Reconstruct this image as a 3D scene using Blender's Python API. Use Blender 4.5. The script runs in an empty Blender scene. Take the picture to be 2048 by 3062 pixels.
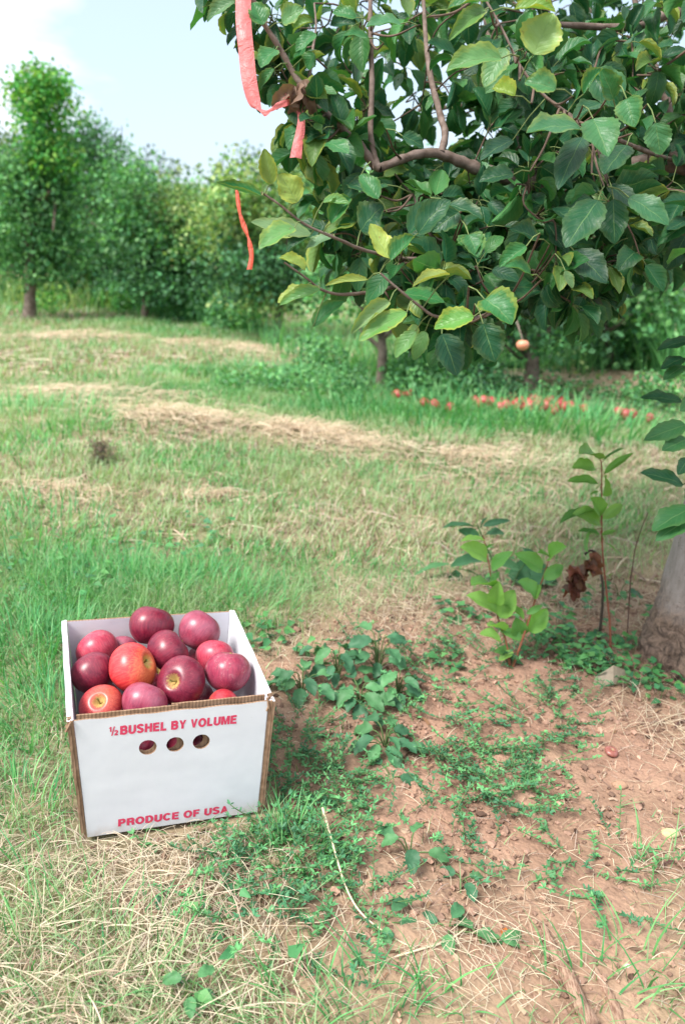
import bpy, math, random
import numpy as np
from mathutils import Matrix, Vector, noise as mnoise
random.seed(7); RS = np.random.default_rng(7)
scene = bpy.context.scene
# ------------------------------------------------------------------ camera
F = 2400.0; PITCH = math.radians(19.1); CAMZ = 0.96
sp, cp = math.sin(PITCH), math.cos(PITCH)
CM = np.array([[1, 0, 0], [0, sp, -cp], [0, cp, sp]])          # camera axes -> world
CAM = np.array([0, 0, CAMZ])
cd = bpy.data.cameras.new('camera'); cam = bpy.data.objects.new('camera', cd)
scene.collection.objects.link(cam); scene.camera = cam
cd.sensor_fit = 'VERTICAL'; cd.sensor_height = 36; cd.lens = 36 * F / 3062
cam.location = (0, 0, CAMZ); cam.rotation_euler = (math.pi / 2 - PITCH, 0, 0)
cd.clip_start = .05; cd.clip_end = 900
cd.dof.use_dof = True; cd.dof.focus_distance = 1.32; cd.dof.aperture_fstop = 4.0
# ------------------------------------------------------------------ light
SUN_EL, SUN_AZ = math.radians(55), math.radians(-50)            # azimuth: left of and behind the camera
sd = Vector((math.sin(SUN_AZ) * math.cos(SUN_EL), -math.cos(SUN_AZ) * math.cos(SUN_EL), math.sin(SUN_EL)))
sl = bpy.data.lights.new('sun', 'SUN'); sl.energy = 2.3; sl.angle = math.radians(20); sl.color = (1, .95, .88)
so = bpy.data.objects.new('sun', sl); scene.collection.objects.link(so)
so.rotation_euler = sd.to_track_quat('Z', 'Y').to_euler()
w = bpy.data.worlds.new('World'); scene.world = w; w.use_nodes = True
nt = w.node_tree; nt.nodes.clear(); N = nt.nodes.new; L = nt.links.new
out = N('ShaderNodeOutputWorld'); bg = N('ShaderNodeBackground'); sky = N('ShaderNodeTexSky')
sky.sky_type = 'NISHITA'; sky.sun_disc = False; sky.sun_elevation = SUN_EL
sky.sun_rotation = math.atan2(sd.x, sd.y); sky.air_density = 1.0; sky.dust_density = 2.0
tc = N('ShaderNodeTexCoord'); mp = N('ShaderNodeMapping'); mp.inputs['Scale'].default_value = (1.0, 1.0, 3.2)
mp.inputs['Location'].default_value = (0.35, 0.2, 0.1)
cn = N('ShaderNodeTexNoise'); cn.inputs['Scale'].default_value = 1.5; cn.inputs['Detail'].default_value = 7; cn.inputs['Roughness'].default_value = .52
sx = N('ShaderNodeSeparateXYZ'); L(tc.outputs['Generated'], sx.inputs[0])
am = N('ShaderNodeMath'); am.operation = 'MULTIPLY_ADD'; L(sx.outputs['Z'], am.inputs[0]); am.inputs[1].default_value = .55
L(tc.outputs['Generated'], mp.inputs[0]); L(mp.outputs[0], cn.inputs['Vector']); L(cn.outputs['Fac'], am.inputs[2])
cr = N('ShaderNodeValToRGB'); cr.color_ramp.elements[0].position = .66; cr.color_ramp.elements[1].position = .80
L(am.outputs[0], cr.inputs[0])
m1 = N('ShaderNodeMix'); m1.data_type = 'RGBA'; m1.inputs[0].default_value = .70      # thin high haze over the blue
L(sky.outputs[0], m1.inputs[6]); m1.inputs[7].default_value = (2.75, 3.3, 3.85, 1)
m2 = N('ShaderNodeMix'); m2.data_type = 'RGBA'; L(cr.outputs[0], m2.inputs[0]); L(m1.outputs[2], m2.inputs[6])
m2.inputs[7].default_value = (5.6, 5.6, 5.8, 1)
L(m2.outputs[2], bg.inputs[0]); bg.inputs[1].default_value = .10; L(bg.outputs[0], out.inputs[0])
scene.view_settings.view_transform = 'Standard'; scene.view_settings.look = 'None'
scene.view_settings.gamma = 1; scene.view_settings.exposure = 1.6
scene.cycles.max_bounces = 6; scene.cycles.transparent_max_bounces = 4; scene.cycles.use_denoising = True
scene.cycles.diffuse_bounces = 3; scene.cycles.glossy_bounces = 2; scene.cycles.transmission_bounces = 3

# ------------------------------------------------------------------ helpers
def vn(x, y, s, seed=0):
    """smooth 2d value noise, 0..1"""
    x = np.asarray(x, float) / s + seed * 17.3; y = np.asarray(y, float) / s - seed * 9.1
    xi, yi = np.floor(x), np.floor(y); fx, fy = x - xi, y - yi
    fx = fx * fx * (3 - 2 * fx); fy = fy * fy * (3 - 2 * fy)
    def h(a, b):
        v = np.sin(a * 127.1 + b * 311.7 + seed * 74.7) * 43758.5453
        return v - np.floor(v)
    return (h(xi, yi) * (1 - fx) + h(xi + 1, yi) * fx) * (1 - fy) + (h(xi, yi + 1) * (1 - fx) + h(xi + 1, yi + 1) * fx) * fy
def hgt(x, y):
    x = np.asarray(x, float); y = np.asarray(y, float)
    z = .14 * np.tanh(-(x + .15) / 1.3) * np.exp(-(y / 6) ** 2) - .004
    z = z + (vn(x, y, .9, 1) - .5) * .03 * (y > -50) + (vn(x, y, .23, 2) - .5) * .012 + (vn(x, y, 5, 3) - .5) * .12 * np.clip((y - 3) / 5, 0, 1)
    return z
def P(px, py, d):
    c = np.array([(px - 1024) / F * d, -(py - 1531) / F * d, -d]); return CM @ c + CAM
def ray(px, py):
    return CM @ np.array([(px - 1024) / F, -(py - 1531) / F, -1.0])
def G(px, py):
    r = ray(px, py); t = -CAMZ / r[2]
    for _ in range(12):
        p = CAM + r * t; t = (float(hgt(p[0], p[1])) - CAMZ) / r[2]
    return CAM + r * t
def depth_of(p): return float(-((np.asarray(p) - CAM) @ CM)[2])
def topx(x, y, z):
    c = (np.stack([x, y, z], -1) - CAM) @ CM
    d = -c[..., 2]; d = np.where(d < .05, .05, d)
    return 1024 + F * c[..., 0] / d, 1531 - F * c[..., 1] / d
def tag(o, label=None, cat=None, group=None, kind=None):
    if label: o['label'] = label
    if cat: o['category'] = cat
    if group: o['group'] = group
    if kind: o['kind'] = kind
    return o
def link(o, parent=None):
    scene.collection.objects.link(o)
    if parent is not None: o.parent = parent
    return o
def empty(name, loc, label, cat, group=None):
    o = link(bpy.data.objects.new(name, None)); o.location = loc; o.empty_display_size = .05
    return tag(o, label, cat, group)
def mesh(name, V, Q, mat, parent=None, col=None, uv=None, smooth=True, off=None, mats=None, midx=None):
    """V (n,3); Q (m,3|4) or list of arrays of such; one mesh object"""
    V = np.asarray(V, np.float64)
    if off is not None: V = V - np.asarray(off)
    Qs = Q if isinstance(Q, list) else [Q]
    Qs = [np.asarray(q, np.int64) for q in Qs if len(q)]
    li = np.concatenate([q.ravel() for q in Qs]); tot = np.concatenate([np.full(len(q), q.shape[1]) for q in Qs])
    st = np.concatenate([[0], np.cumsum(tot)[:-1]])
    me = bpy.data.meshes.new(name); me.vertices.add(len(V)); me.vertices.foreach_set('co', V.astype(np.float32).ravel())
    me.loops.add(len(li)); me.loops.foreach_set('vertex_index', li.astype(np.int32))
    me.polygons.add(len(tot)); me.polygons.foreach_set('loop_start', st.astype(np.int32))
    me.update(calc_edges=True); me.validate()
    if len(me.polygons) == len(tot):
        me.polygons.foreach_set('use_smooth', np.full(len(tot), smooth))
        if midx is not None: me.polygons.foreach_set('material_index', np.asarray(midx, np.int32))
    if col is not None:
        a = me.color_attributes.new('tint', 'FLOAT_COLOR', 'POINT'); c = np.ones((len(V), 4), np.float32); col = np.asarray(col); c[:, :col.shape[1]] = col
        a.data.foreach_set('color', c.ravel())
    if uv is not None:
        a = me.attributes.new('blade', 'FLOAT_VECTOR', 'POINT'); c = np.zeros((len(V), 3), np.float32); c[:, :uv.shape[1]] = uv
        a.data.foreach_set('vector', c.ravel())
    for m in (mats or [mat]): me.materials.append(m)
    return link(bpy.data.objects.new(name, me), parent)
class Acc:
    """collects pieces into one mesh"""
    def __init__(s): s.V = []; s.Q = []; s.C = []; s.U = []; s.n = 0
    def add(s, V, Q, col=None, uv=None):
        V = np.asarray(V, float); s.V.append(V); s.Q.append(np.asarray(Q) + s.n); s.n += len(V)
        c = np.asarray(col if col is not None else (1, 1, 1), float)
        s.C.append(np.broadcast_to(c, (len(V), c.shape[-1])) if c.ndim == 1 else c)
        s.U.append(uv if uv is not None else np.zeros((len(V), 2)))
    def build(s, name, mat, parent=None, off=None, smooth=True):
        k = max(c.shape[1] for c in s.C)
        C = np.concatenate([c if c.shape[1] == k else np.concatenate([c, np.ones((len(c), k - c.shape[1]))], 1) for c in s.C])
        return mesh(name, np.concatenate(s.V), s.Q, mat, parent, col=C, uv=np.concatenate(s.U), smooth=smooth, off=off)
def spline(pts, n):
    """catmull-rom through pts"""
    p = np.asarray(pts, float); p = np.concatenate([[2 * p[0] - p[1]], p, [2 * p[-1] - p[-2]]]); out = []
    for i in range(1, len(p) - 2):
        t = np.linspace(0, 1, n, endpoint=False)[:, None]
        out.append(.5 * (2 * p[i] + (p[i + 1] - p[i - 1]) * t + (2 * p[i - 1] - 5 * p[i] + 4 * p[i + 1] - p[i + 2]) * t ** 2 + (3 * p[i] - p[i - 1] - 3 * p[i + 1] + p[i + 2]) * t ** 3))
    out.append(p[-2][None]); return np.concatenate(out)
def tube(pts, rad, k=6, bump=0.0):
    p = np.asarray(pts, float); n = len(p); rad = np.broadcast_to(np.asarray(rad, float), (n,))
    T = np.gradient(p, axis=0); T /= np.linalg.norm(T, axis=1)[:, None] + 1e-12
    ref = np.array([.13, .31, .94]) if abs(T[0][2]) < .8 else np.array([.95, .2, .1])
    A = np.cross(T, ref); A /= np.linalg.norm(A, axis=1)[:, None]; B = np.cross(T, A)
    a = np.linspace(0, 2 * np.pi, k, endpoint=False)
    r = rad[:, None] * np.ones(k)[None]
    if bump: r = r * (1 + bump * (RS.random((n, k)) - .5))
    V = p[:, None] + r[..., None] * (np.cos(a)[None, :, None] * A[:, None] + np.sin(a)[None, :, None] * B[:, None])
    i = np.arange(n - 1)[:, None] * k; j = np.arange(k)[None]; j2 = (j + 1) % k
    Q = np.stack([i + j, i + j2, i + k + j2, i + k + j], -1).reshape(-1, 4)
    return V.reshape(-1, 3), Q
def boxm(x0, x1, y0, y1, z0, z1):
    V = np.array([[x, y, z] for z in (z0, z1) for y in (y0, y1) for x in (x0, x1)], float)
    Q = np.array([[0, 2, 3, 1], [4, 5, 7, 6], [0, 1, 5, 4], [2, 6, 7, 3], [0, 4, 6, 2], [1, 3, 7, 5]])
    return V, Q
def unit(v): v = np.asarray(v, float); return v / (np.linalg.norm(v, axis=-1, keepdims=True) + 1e-12)

# ------------------------------------------------------------------ materials
def new_mat(name):
    m = bpy.data.materials.new(name); m.use_nodes = True; t = m.node_tree; t.nodes.clear()
    o = t.nodes.new('ShaderNodeOutputMaterial'); b = t.nodes.new('ShaderNodeBsdfPrincipled'); t.links.new(b.outputs[0], o.inputs[0])
    return m, t, b, o
class NT:
    def __init__(s, t): s.t = t
    def n(s, ty, **k):
        x = s.t.nodes.new('ShaderNode' + ty)
        for a, v in k.items(): setattr(x, a, v)
        return x
    def l(s, a, b): s.t.links.new(a, b)
    def put(s, v, sock):
        if hasattr(v, 'is_linked') or hasattr(v, 'links'): s.l(v, sock)
        else: sock.default_value = v if not (isinstance(v, tuple) and len(v) == 3 and sock.type == 'RGBA') else v + (1,)
    def math(s, op, a, b=0.0, c=None, clamp=False):
        x = s.n('Math', operation=op, use_clamp=clamp); s.put(a, x.inputs[0]); s.put(b, x.inputs[1])
        if c is not None: s.put(c, x.inputs[2])
        return x.outputs[0]
    def mix(s, f, a, b, blend='MIX'):
        x = s.n('Mix', data_type='RGBA', blend_type=blend); s.put(f, x.inputs[0]); s.put(a, x.inputs[6]); s.put(b, x.inputs[7]); return x.outputs[2]
    def noise(s, vec, scale, detail=3, rough=.55, dist=0):
        x = s.n('TexNoise'); x.inputs['Scale'].default_value = scale; x.inputs['Detail'].default_value = detail
        x.inputs['Roughness'].default_value = rough; x.inputs['Distortion'].default_value = dist
        if vec is not None: s.l(vec, x.inputs['Vector'])
        return x.outputs['Fac']
    def ramp(s, v, a, b):
        x = s.n('MapRange'); x.clamp = True; s.put(v, x.inputs[0]); x.inputs[1].default_value = a; x.inputs[2].default_value = b; return x.outputs[0]
    def bump(s, h, dist, strength=1.0):
        x = s.n('Bump'); s.put(h, x.inputs['Height']); x.inputs['Distance'].default_value = dist; x.inputs['Strength'].default_value = strength; return x.outputs[0]
    def attr(s, name): return s.n('Attribute', attribute_name=name)
    def obj(s): return s.n('TexCoord').outputs['Object']
def foliage_mat(name, trans=.3, rough=.5, spec=.4, sat=1.0, back=(1, 1, 1), noise=0.25, nscale=60, veins=False):
    m, t, b, o = new_mat(name); q = NT(t); at = q.attr('tint'); c = at.outputs['Color']
    n = q.noise(q.obj(), nscale, 2)
    c = q.mix(q.ramp(n, .3, .7), q.mix(noise, c, (0, 0, 0), 'MIX'), c)
    if veins:
        uv = q.attr('blade').outputs['Vector']; s = q.n('SeparateXYZ'); q.l(uv, s.inputs[0])
        ax = q.math('ABSOLUTE', s.outputs[0]); mid = q.ramp(ax, .05, .012)
        ph = q.math('FRACT', q.math('MULTIPLY_ADD', s.outputs[1], 7.0, q.math('MULTIPLY', ax, -2.3)))
        lat = q.ramp(q.math('ABSOLUTE', q.math('SUBTRACT', ph, .5)), .075, .01)
        v = q.math('MAXIMUM', mid, q.math('MULTIPLY', lat, .3))
        sp_ = q.noise(uv, 5.5, 3); edge = q.ramp(q.math('ADD', ax, q.math('MULTIPLY', sp_, .9)), 1.0, 1.55)
        c = q.mix(q.math('MULTIPLY', q.math('MULTIPLY', edge, at.outputs['Alpha']), .75), c, (.42, .40, .05))
        spots = q.ramp(q.noise(q.obj(), 190, 1), .70, .76)
        c = q.mix(q.math('MULTIPLY', spots, q.math('MULTIPLY', at.outputs['Alpha'], .7)), c, (.17, .08, .03))
        c = q.mix(q.math('MULTIPLY', v, .42), c, (.20, .34, .13))
        pill = q.ramp(ph, 0, 1)
        hgt_ = q.math('SUBTRACT', q.math('ADD', q.math('MULTIPLY', q.math('SINE', q.math('MULTIPLY', ph, 3.14159)), .5), q.noise(q.obj(), 120, 2)), q.math('MULTIPLY', v, .9))
        # vein pattern pressed into the blade
        q.l(q.bump(hgt_, .0009, .65), b.inputs['Normal'])
    g = q.n('NewGeometry'); c = q.mix(g.outputs['Backfacing'], c, q.mix(1.0, c, back, 'MULTIPLY')) if back != (1, 1, 1) else c
    q.l(c, b.inputs['Base Color']); b.inputs['Roughness'].default_value = rough; b.inputs['Specular IOR Level'].default_value = spec
    tr = q.n('BsdfTranslucent'); q.l(q.mix(1.0, c, (1.15, 1.25, .55), 'MULTIPLY'), tr.inputs[0])
    mx = q.n('MixShader'); mx.inputs[0].default_value = trans; q.l(b.outputs[0], mx.inputs[1]); q.l(tr.outputs[0], mx.inputs[2]); q.l(mx.outputs[0], o.inputs[0])
    return m
def plain(name, col, col2=None, scale=40, rough=.6, spec=.3, bump=0, bdist=.001, detail=4, stretch=None):
    m, t, b, o = new_mat(name); q = NT(t); v = q.obj()
    if stretch:
        mpn = q.n('Mapping'); mpn.inputs['Scale'].default_value = stretch; q.l(v, mpn.inputs[0]); v = mpn.outputs[0]
    n = q.noise(v, scale, detail)
    q.put(q.mix(q.ramp(n, .35, .65), col, col2 or col), b.inputs['Base Color'])
    b.inputs['Roughness'].default_value = rough; b.inputs['Specular IOR Level'].default_value = spec
    if bump: q.l(q.bump(n, bdist, bump), b.inputs['Normal'])
    return m
M_grass = foliage_mat('grass_blades', .35, .5, .3, noise=.1)
M_straw = foliage_mat('dry_straw', .15, .65, .2, noise=.12)
M_leaf = foliage_mat('apple_leaf', .22, .42, .32, back=(1.35, 1.3, 1.4), noise=.12, nscale=35, veins=True)
M_young = foliage_mat('young_leaf', .36, .45, .4, noise=.08, nscale=35, back=(1.1, 1.1, 1.15), veins=True)
M_weed = foliage_mat('weed_leaf', .22, .55, .35, noise=.2, nscale=80)
M_far = foliage_mat('far_foliage', .36, .55, .35, noise=.15, nscale=6)
M_twig = foliage_mat('twig_bark', .0, .75, .2, noise=.35, nscale=90)

# bark with real relief
def bark_mat():
    m, t, b, o = new_mat('apple_bark'); q = NT(t); v = q.obj(); s = q.n('SeparateXYZ'); q.l(v, s.inputs[0])
    mp_ = q.n('Mapping'); mp_.inputs['Scale'].default_value = (1, 1, .35); q.l(v, mp_.inputs[0])
    n = q.noise(mp_.outputs[0], 60, 6, .6); big = q.noise(v, 14, 3)
    c = q.mix(q.ramp(n, .3, .7), (.25, .215, .20), (.38, .34, .33))
    mp2 = q.n('Mapping'); mp2.inputs['Scale'].default_value = (1, 1, 3.2); q.l(v, mp2.inputs[0])
    vo = q.n('TexVoronoi'); vo.inputs['Scale'].default_value = 70; q.l(mp2.outputs[0], vo.inputs['Vector'])
    dots = q.math('MULTIPLY', q.ramp(vo.outputs['Distance'], .26, .12), q.ramp(q.noise(v, 30, 2), .5, .6))
    c = q.mix(q.math('MULTIPLY', dots, .9), c, (.09, .075, .07))
    lowm = q.ramp(q.math('ADD', s.outputs[2], q.math('MULTIPLY', big, .16)), .33, .22)
    fl = q.noise(v, 38, 6, .7, 1.2)
    c = q.mix(lowm, c, q.mix(q.ramp(fl, .38, .62), (.075, .05, .04), (.31, .215, .165)))
    q.l(c, b.inputs['Base Color']); b.inputs['Roughness'].default_value = .8
    h = q.math('ADD', q.math('MULTIPLY', n, .25), q.math('MULTIPLY', lowm, q.math('MULTIPLY', fl, 2.2)))
    q.l(q.bump(h, .006, 1), b.inputs['Normal']); return m
M_bark = bark_mat()
M_limb = plain('limb_bark', (.11, .078, .062), (.21, .16, .14), 55, .75, .2, .7, .003, 6)
M_farbark = plain('far_bark', (.10, .075, .06), (.24, .19, .16), 20, .85, .2, .5, .01)

# ------------------------------------------------------------------ control maps for what grows where (looked up on the ground)
GX = [0, 256, 512, 768, 1024, 1280, 1536, 1792, 2048]
GY = [900, 1000, 1080, 1150, 1230, 1300, 1350, 1400, 1500, 1600, 1700, 1780, 1850, 2000, 2200, 2400, 2550, 2700, 2900, 3062]
GG = np.array([[.7] * 9, [.5, .5, .6, .6, .8, .9, .9, .6, .6], [.4, .35, .35, .4, .6, .8, .9, .5, .5], [.4, .5, .8, .9, .9, .8, .8, .5, .4],
 [.6, .4, .5, .7, .9, 1, 1, 1, .9], [.7, .4, .3, .2, .3, .7, .8, .8, .8], [.7, .5, .6, .6, .3, .25, .4, .5, .6], [.5, .5, .6, .6, .5, .5, .5, .5, .6], [.5, .4, .5, .6, .6, .6, .6, .6, .6],
 [.8, .6, .6, .5, .5, .6, .6, .6, .5], [1, .9, .8, .7, .6, .5, .5, .4, .3], [1, 1, 1, .9, .6, .25, .15, .15, .1], [1, 1, .9, .5, .2, .05, .05, .05, .05],
 [1, .8, .5, .08, .04, 0, 0, 0, 0], [.9, .6, .3, .05, .03, 0, 0, 0, 0], [.6, .5, .3, .3, .1, 0, 0, 0, .05], [.6, .25, .15, .3, .08, .02, .02, .03, .08],
 [.5, .25, .14, .22, .06, .02, .02, .04, .12], [.6, .5, .35, .2, .12, .07, .06, .08, .15], [.8, .8, .6, .3, .25, .15, .1, .12, .2]])
SS = np.array([[.3] * 9, [.4, .4, .2, .2, .2, .2, .2, .4, .5], [.6, .6, .5, .5, .4, .2, .1, .6, .7], [.4, .3, .1, .1, .1, .1, .2, .5, .5],
 [.2, .4, .3, .2, .1, .1, .1, .2, .3], [.3, .6, .9, 1, .9, .4, .3, .3, .3], [.3, .5, .4, .4, .9, 1, .8, .6, .5], [.35, .35, .3, .3, .4, .5, .6, .6, .5], [.5, .5, .45, .4, .4, .4, .4, .4, .4],
 [.2, .35, .4, .5, .6, .6, .6, .6, .6], [.1, .1, .1, .2, .3, .4, .4, .5, .6], [.05, .05, .05, .1, .4, .7, .7, .7, .8], [.05, .05, .05, .3, .6, .6, .5, .6, .8],
 [.1, .1, .1, .12, .16, .18, .15, .2, .5], [.35, .35, .3, .2, .14, .12, .08, .08, .5], [.7, .6, .4, .2, .14, .08, .06, .08, .15], [.8, 1, .9, .5, .25, .22, .1, .12, .2],
 [.9, 1, .9, .5, .3, .3, .25, .15, .35], [1, 1, .9, .45, .3, .35, .15, .12, .25], [1, 1, .9, .5, .4, .4, .2, .12, .3]])
def ctrl(A, x, y):
    px, py = topx(x, y, hgt(x, y)); py = np.where(y < .5, 3062, py)
    i = np.clip(np.interp(py, GY, np.arange(len(GY))), 0, len(GY) - 1.001); j = np.clip(np.interp(px, GX, np.arange(9)), 0, 7.999)
    a = i.astype(int); b = j.astype(int); fa = i - a; fb = j - b
    return (A[a, b] * (1 - fb) + A[a, b + 1] * fb) * (1 - fa) + (A[a + 1, b] * (1 - fb) + A[a + 1, b + 1] * fb) * fa
# ------------------------------------------------------------------ ground
xs = np.concatenate([-np.geomspace(400, 1.0, 46), np.arange(-.98, 1.25, .008), np.geomspace(1.27, 400, 46)])
ys = np.concatenate([-np.geomspace(200, .4, 22), np.arange(-.35, .55, .05), np.arange(.56, 2.3, .008), np.geomspace(2.32, 600, 80)])
X, Y = np.meshgrid(xs, ys); Z = hgt(X, Y)
near = np.clip(1 - (np.abs(Y - 1.4) - 1.2) / .6, 0, 1)
bare = 1 - np.clip(ctrl(GG, X, Y) * 1.6 + ctrl(SS, X, Y) * .5, 0, 1)
clod = (vn(X, Y, .035, 5) ** 3) * .006 + (vn(X, Y, .06, 6) ** 3) * .008 + (vn(X, Y, .09, 7)) * .006
Z = Z + clod * near * (.3 + .7 * bare)
nx = len(xs); ii, jj = np.meshgrid(np.arange(len(ys) - 1), np.arange(nx - 1), indexing='ij'); b0 = ii * nx + jj
Qg = np.stack([b0, b0 + 1, b0 + nx + 1, b0 + nx], -1).reshape(-1, 4)
bare = np.clip(bare + (vn(X, Y, .12, 8) - .5) * .3, 0, 1)
far_ = np.clip((Y - 4) / 3, 0, 1); bare = bare * (1 - far_)
soil = np.array([.315, .20, .148]); thatch = np.array([.31, .27, .18]); gr = np.array([.11, .18, .07])
gmix = np.clip(ctrl(GG, X, Y), 0, 1)[..., None]
colg = bare[..., None] * soil + (1 - bare[..., None]) * (thatch * (1 - .5 * gmix) + gr * .5 * gmix)
m, t, b, o = new_mat('ground_soil'); q = NT(t); v = q.obj()
n1 = q.noise(v, 9, 6, .6); n2 = q.noise(v, 110, 5, .7); c = q.attr('tint').outputs['Color']
c = q.mix(q.ramp(n1, .3, .7), q.mix(1., c, (.66, .62, .60), 'MULTIPLY'), q.mix(1., c, (1.12, 1.1, 1.08), 'MULTIPLY'))
c = q.mix(q.ramp(n2, .45, .75), c, q.mix(1., c, (1.3, 1.28, 1.26), 'MULTIPLY'))
vo = q.n('TexVoronoi'); vo.inputs['Scale'].default_value = 120; q.l(v, vo.inputs['Vector'])
q.l(c, b.inputs['Base Color']); b.inputs['Roughness'].default_value = .95; b.inputs['Specular IOR Level'].default_value = .1
q.l(q.bump(q.math('ADD', q.math('MULTIPLY', n2, 1.2), q.math('MULTIPLY', vo.outputs['Distance'], -1.0)), .0035, .7), b.inputs['Normal'])
tag(mesh('ground', np.stack([X, Y, Z], -1).reshape(-1, 3), Qg, m, col=colg.reshape(-1, 3)), kind='structure')

# ------------------------------------------------------------------ the carton and its own frame
BR = np.array([[0.9365435186269959, -0.33075808079433977, 0.11612635233662866], [0.01658345603142597, 0.3727001337915716, 0.9278036426193844], [-0.35015885923937373, -0.8670027117956377, 0.3545350067838024]])
BT = np.array([-0.43540766, -0.53204273, -1.30465961])
RW = CM @ BR; TW = CM @ BT + CAM
W_, D_, H_ = .305, .31, .23
def bl2w(p): return np.asarray(p) @ RW.T + TW
def w2bl(p): return (np.asarray(p) - TW) @ RW
BM = Matrix([[*RW[i], TW[i]] for i in range(3)] + [[0, 0, 0, 1]])
def in_box(p, m=.0):
    q_ = w2bl(p); return (q_[..., 0] > -m - .009 + .0205 * (1 - np.clip(q_[..., 2], 0, H_) / H_)) & (q_[..., 0] < W_ + m + .0125) & (q_[..., 1] > -.005) & (q_[..., 1] < D_ + m) & (q_[..., 2] < H_ + .05)
def warp(V):
    V = np.array(V, float); V[:, 0] += .0205 * (1 - V[:, 2] / H_) * (1 - V[:, 0] / W_); return V
def card_mats():
    m, t, b, o = new_mat('white_cardboard'); q = NT(t); v = q.obj()
    n = q.noise(v, 26, 5); mp_ = q.n('Mapping'); mp_.inputs['Scale'].default_value = (150, 6, 3); q.l(v, mp_.inputs[0]); fl = q.noise(mp_.outputs[0], 1, 2)
    c = q.mix(q.ramp(n, .3, .75), (.64, .655, .72), (.685, .70, .76))
    c = q.mix(q.math('MULTIPLY', q.ramp(q.noise(v, 260, 2), .70, .78), .35), c, (.45, .40, .36))
    s_ = q.n('SeparateXYZ'); q.l(v, s_.inputs[0])
    scf = q.math('MULTIPLY', q.ramp(s_.outputs[2], .035, .0), q.ramp(q.noise(v, 45, 4), .45, .7))      # soil rubbed onto the foot of the carton
    c = q.mix(q.math('MULTIPLY', scf, .35), c, (.42, .30, .22))
    q.l(c, b.inputs['Base Color']); b.inputs['Roughness'].default_value = .5; b.inputs['Specular IOR Level'].default_value = .3
    q.l(q.bump(q.math('ADD', q.math('MULTIPLY', fl, .12), q.math('MULTIPLY', q.noise(v, 7, 3), 5.0)), .0011, .5), b.inputs['Normal'])
    m2_, t, b, o = new_mat('brown_cardboard'); q = NT(t); v = q.obj(); n = q.noise(v, 60, 5)
    wv = q.n('TexWave', wave_type='BANDS', bands_direction='X'); wv.inputs['Scale'].default_value = 55; wv.inputs['Distortion'].default_value = 1.5; q.l(v, wv.inputs[0])
    wz = q.n('TexWave', wave_type='BANDS', bands_direction='Z'); wz.inputs['Scale'].default_value = 22; wz.inputs['Distortion'].default_value = 6; q.l(v, wz.inputs[0])
    c = q.mix(q.ramp(n, .3, .7), (.22, .135, .085), (.33, .22, .15)); c = q.mix(q.math('MULTIPLY', wz.outputs['Fac'], .22), c, (.16, .095, .06))
    q.l(c, b.inputs['Base Color']); b.inputs['Roughness'].default_value = .85; b.inputs['Specular IOR Level'].default_value = .1
    q.l(q.bump(q.math('ADD', n, q.math('MULTIPLY', wv.outputs['Fac'], .6)), .0012, .8), b.inputs['Normal'])
    return m, m2_
M_white, M_brown = card_mats()
BX = link(bpy.data.objects.new('fruit_box', None)); BX.matrix_world = BM; BX.empty_display_size = .1
tag(BX, 'open white half bushel cardboard box of red apples with three round holes in its front', 'box')
def sheet(name, outline, holes, y0, y1, mats, pick):
    """a flat cut sheet in the x-z plane with real through holes, between y0 and y1"""
    cu = bpy.data.curves.new(name, 'CURVE'); cu.dimensions = '2D'; cu.fill_mode = 'BOTH'; cu.extrude = (y1 - y0) / 2
    for loop in [outline] + holes:
        s = cu.splines.new('POLY'); s.points.add(len(loop) - 1); s.use_cyclic_u = True
        for k_, (a_, b_) in enumerate(loop): s.points[k_].co = (a_, b_, 0, 1)
    ob = bpy.data.objects.new(name, cu); scene.collection.objects.link(ob)
    me = bpy.data.meshes.new_from_object(ob.evaluated_get(bpy.context.evaluated_depsgraph_get()))
    bpy.data.objects.remove(ob); bpy.data.curves.remove(cu)
    n = len(me.vertices); co = np.zeros(n * 3); me.vertices.foreach_get('co', co); co = co.reshape(-1, 3)
    V = warp(np.stack([co[:, 0], (y0 + y1) / 2 - co[:, 2], co[:, 1]], -1)); me.vertices.foreach_set('co', V.ravel()); me.materials.clear()
    for mm in mats: me.materials.append(mm)
    me.update()
    for p in me.polygons: p.material_index = pick(p.normal, p.center); p.use_smooth = False
    me.name = name; return link(bpy.data.objects.new(name, me), BX)
def circ(cx, cz, r, n=40, j=0.0): return [(cx + r * math.cos(a) * (1 + j * (random.random() - .5)), cz + r * math.sin(a) * (1 + j * (random.random() - .5))) for a in [2 * math.pi * k / n for k in range(n)]]
# local position of a spot of the front sheet seen in the picture
def front_uv(px, py, y=0.0):
    d = ray(px, py) @ RW; o_ = (CAM - TW) @ RW; s = (y - o_[1]) / d[1]; return o_ + d * s
zc = lambda x, y: (150 + x * .4783, 1750 + y * .4783)
hole_c = [front_uv(*zc(612, 1014)), front_uv(*zc(783, 995)), front_uv(*zc(946, 978))]
def unwarp(p): # x before the taper
    k = .0205 * (1 - p[2] / H_); return ((p[0] - k) / (1 - k / W_), p[2])
HC = [unwarp(p) for p in hole_c]
top = [(x_, H_ + .0007 * math.sin(x_ * 90) + .0006 * (random.random() - .5)) for x_ in np.linspace(W_, 0, 40)]
fp = sheet('front_panel', [(0, 0), (W_, 0)] + top, [circ(x_, z_, .0142, 44, .03) for x_, z_ in HC], 0, .003, [M_white, M_brown], lambda n, c: 0 if abs(n.y) > .8 and n.y < 0 else 1)
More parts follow.
